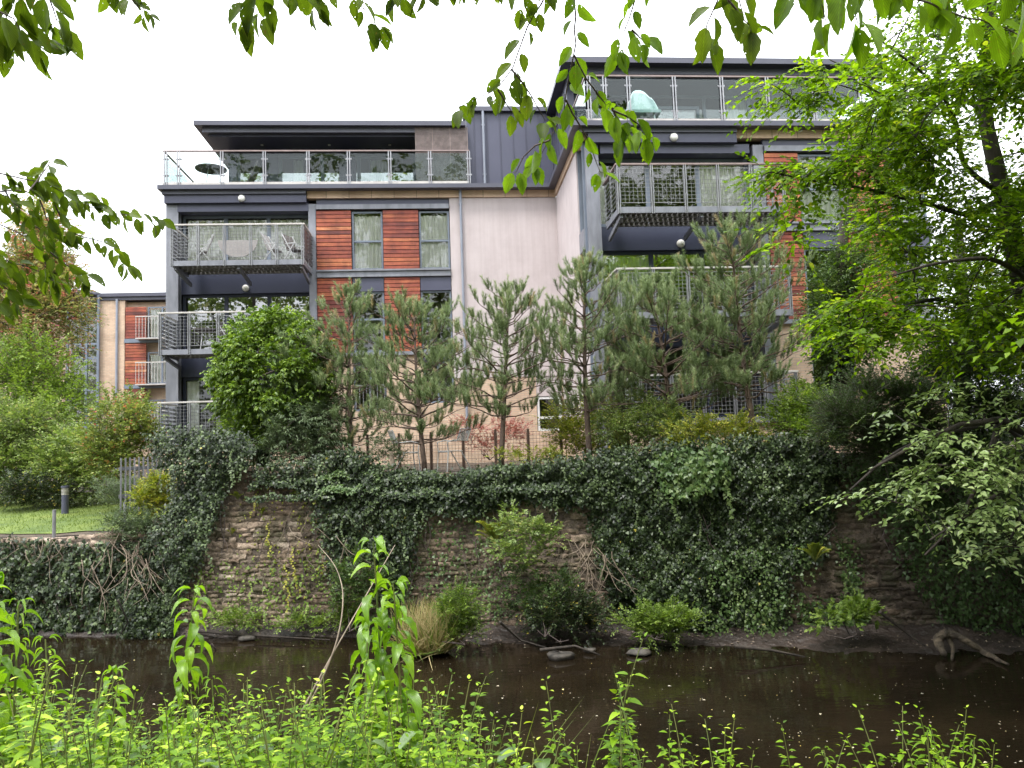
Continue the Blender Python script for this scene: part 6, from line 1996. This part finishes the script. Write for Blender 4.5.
# dry arching stems between the beds
t = empty('dead_stalk', 'pair of pale dead stalks leaning from the nettles towards the hanging ivy', 'dead stalk', P(300, 715, 4.5))
o = np.array(t.location)
s1 = smooth_path([P(300, 715, 4.5) - o, P(325, 668, 4.6) - o, P(352, 620, 4.8) - o, P(395, 545, 5.4) - o])
s2 = smooth_path([P(306, 712, 4.5) - o, P(334, 650, 4.6) - o, P(343, 600, 4.8) - o, P(336, 568, 5.0) - o, P(318, 545, 5.2) - o])
MB().tube(s1, list(np.linspace(.007, .0025, len(s1))), 6).tube(s2, list(np.linspace(.006, .0015, len(s2))), 6).build('stalk', M['deadtwig'], t, smooth=True)

# arching grass and broad dark leaves mixed into the bed
rg = rgk(341)
N = 1500
x = rg.uniform(-4.2, 2.6, N); y = rg.uniform(2.8, 4.8, N)
px = 512 + 765 * x / y
k_ = ((px < 480) | (rg.random(N) < .12)) & (px < 800) & (rg.random(N) < .6)
x, y = x[k_], y[k_]
p = np.stack([x, y, bank_h(x, y)], 1)
d = np.stack([rg.normal(0, .3, len(x)), rg.normal(0, .3, len(x)), np.ones(len(x))], 1)
tag(put_leaves('long_grass', leaf_arrays(p, d, rand_dirs(len(x), rg), rg.uniform(.4, 1.15, len(x)), 'blade', .013, rg.random(len(x)), rg), M['blade'], None), 'long arching grass blades growing through the nettle bed', 'grass', kind='stuff')
NB = 170
x = rg.uniform(-3.8, .2, NB); y = rg.uniform(3.0, 4.4, NB)
p = np.stack([x, y, bank_h(x, y) + rg.uniform(.35, .95, NB) * np.where(np.abs(x / y + .35) < .35, 1, .8)], 1)
d = rand_dirs(NB, rg); d[:, 2] = d[:, 2] * .3 - .2
tag(put_leaves('broad_weeds', leaf_arrays(p, d, np.array([0, 0, 1.]) + rg.normal(0, .45, (NB, 3)), rg.uniform(.06, .14, NB), 'big', .62, rg.random(NB), rg), M['broad'], None, 'big'), 'broad darker green weed leaves mixed into the nettle bed', 'undergrowth', kind='stuff')

# undergrowth below the plants
rg = rgk(321)
N = 22000
x = rg.uniform(-4.5, 3.2, N); y = rg.uniform(2.2, 5.6, N)
px = 512 + 765 * x / y
keep = (px < 490) | ((px < 740) & (rg.random(N) < .3)) | ((px > 880) & (px < 985) & (rg.random(N) < .4))
x, y, px = x[keep], y[keep], px[keep]
hmax = np.where(px < 480, .5, .3)
gz = bank_h(x, y)
z = gz + rg.uniform(.02, 1, len(x)) * hmax
d = rand_dirs(len(x), rg); d[:, 2] = d[:, 2] * .3
p = np.stack([x, y, z], 1)
tag(put_leaves('undergrowth', leaf_arrays(p, d, np.array([0, 0, 1.0]) + rg.normal(0, .4, (len(x), 3)), .055 * rg.uniform(.5, 1.5, len(x)), 'lance', .5, rg.random(len(x)) * .6, rg), M['ivy_light'], None), 'leafy green undergrowth below the nettles on the near bank', 'undergrowth', kind='stuff')

# ================================================================== on the mud and water
rg = rgk(331)
# driftwood log at the right
a = G(938, 652, .2)
t = empty('driftwood_log', 'pale curved driftwood log on the mud at the right', 'log', a)
o = np.array(a)
pp = [G(944, 655, .05) - o, P(938, 640, 12.7) - o, P(948, 634, 12.7) - o, P(965, 640, 12.6) - o, P(985, 653, 12.5) - o, G(1008, 664, .05) - o]
sp = smooth_path(pp, 6)
rr_ = np.interp(np.linspace(0, 5, len(sp)), range(6), [.035, .08, .07, .055, .045, .015]) * (1 + .14 * np.sin(np.arange(len(sp)) * 1.9) + rg.normal(0, .06, len(sp)))
MB().tube([p_ + rg.normal(0, .006, 3) for p_ in sp], list(rr_), 11).tube([P(948, 637, 12.7) - o, P(953, 648, 12.65) - o, G(952, 660, .02) - o], [.05, .035, .02], 7).build('log_wood', M['log'], t, smooth=True)
def stick(pts, r, label, nm='fallen_branch', g='fallen branches on the mud'):
    pts = [np.array(p) for p in pts]
    t = empty(nm, label, 'fallen branch', pts[0], 0, g)
    MB().tube([p - pts[0] for p in pts], list(np.linspace(r, r * .4, len(pts))), 6).build('branch_wood', M['bark'], t, smooth=True)
stick([G(735, 646, .22), G(770, 650, .14), G(805, 657, .06)], .035, 'long dark branch lying on the mud below the right edge of the ivy curtain')
stick([G(500, 622, .9), G(520, 640, .3), G(560, 652, .12)], .025, 'bent branch on the mud at the foot of the rounded wall shrub')
stick([G(540, 650, .2), G(575, 646, .22), G(600, 655, .1)], .03, 'forked dark branch beside the pale stone on the mud')
stick([G(190, 630, .15), G(230, 634, .1), G(330, 640, .08)], .035, 'long thin branch along the waterline below the bare stone')
stick([G(880, 612, .75), G(905, 632, .3), G(925, 646, .15)], .03, 'dark branch leaning on the wall left of the driftwood log')
stick([G(205, 650, .0), G(212, 644, .12), G(216, 650, .0)], .03, 'small forked snag poking out of the water at the left')
stick([G(843, 622, .5), G(852, 640, .15)], .015, 'thin pale stick below the sycamore seedling')
stick([G(118, 600, .9), G(128, 622, .4), G(120, 636, .06)], .02, 'drooping root end touching the water below the low wall')
for (x, y, s, lab) in ((560, 656, .16, 'pale flat stone at the mud edge, right of the bent branch'), (247, 638, .12, 'dark flat stone at the waterline below the bare stone'), (640, 652, .14, 'grey flat stone at the mud edge below the fresh green shrub'), (590, 650, .08, 'small dark stone between the mud branches')):
    p = G(x, y, .05)
    t = empty('river_stone', lab, 'stone', p, 0, 'stones at the mud edge')
    n1, n2 = 7, 10
    vs = []
    for i in range(n1 + 1):
        for j in range(n2):
            th, ph = pi * i / n1, 2 * pi * j / n2
            r_ = s * (1 + .15 * sin(3 * ph + x) + .1 * sin(5 * th + y))
            vs.append((r_ * 1.5 * sin(th) * cos(ph), r_ * sin(th) * sin(ph), r_ * .45 * cos(th)))
    m = MB().add(vs, [(i * n2 + j, (i + 1) * n2 + j, (i + 1) * n2 + (j + 1) % n2, i * n2 + (j + 1) % n2) for i in range(n1) for j in range(n2)])
    m.build('stone_body', M['riverstone'], t, smooth=True)
# floating leaves, and tiny pale specks standing in for sparkle on the river
N = 800
q = np.stack([rg.uniform(-20, 1040, N), rg.uniform(640, 768, N)], 1)
dd = rays(q); p = CAM + dd * ((.004 - CAM[2]) / dd[:, 2])[:, None]
d = rand_dirs(N, rg); d[:, 2] = 0
s = np.where(rg.random(N) < .06, rg.uniform(.03, .06, N), rg.uniform(.008, .026, N))
tag(put_leaves('floating_leaves_and_sparkle', leaf_arrays(p, d, np.tile([0, 0, 1.0], (N, 1)), s, 'simple', .7, rg.random(N), rg), M['litter'], None), 'pale leaves floating on the dark river, and specks placed as sparkle', 'floating leaves', kind='stuff')
N = 900
X = rg.uniform(-8, 10, N); T = rg.uniform(.05, .95, N)
E_ = mud_edge(X) + .18 * lump(X, X * 0, 1.3, 3)
Y = E_ + (wall_y(X) - E_) * T
p = np.stack([X, Y, T * .15 + .05 * lump(X, Y, 3.0) + .012], 1)
d = rand_dirs(N, rg); d[:, 2] *= .2
tag(put_leaves('leaf_litter', leaf_arrays(p, d, np.tile([0, 0, 1.0], (N, 1)) + rg.normal(0, .2, (N, 3)), rg.uniform(.02, .06, N), 'simple', .6, rg.random(N) * .7, rg), M['deadtwig'], None), 'fallen leaf litter on the mud strip', 'leaf litter', kind='stuff')
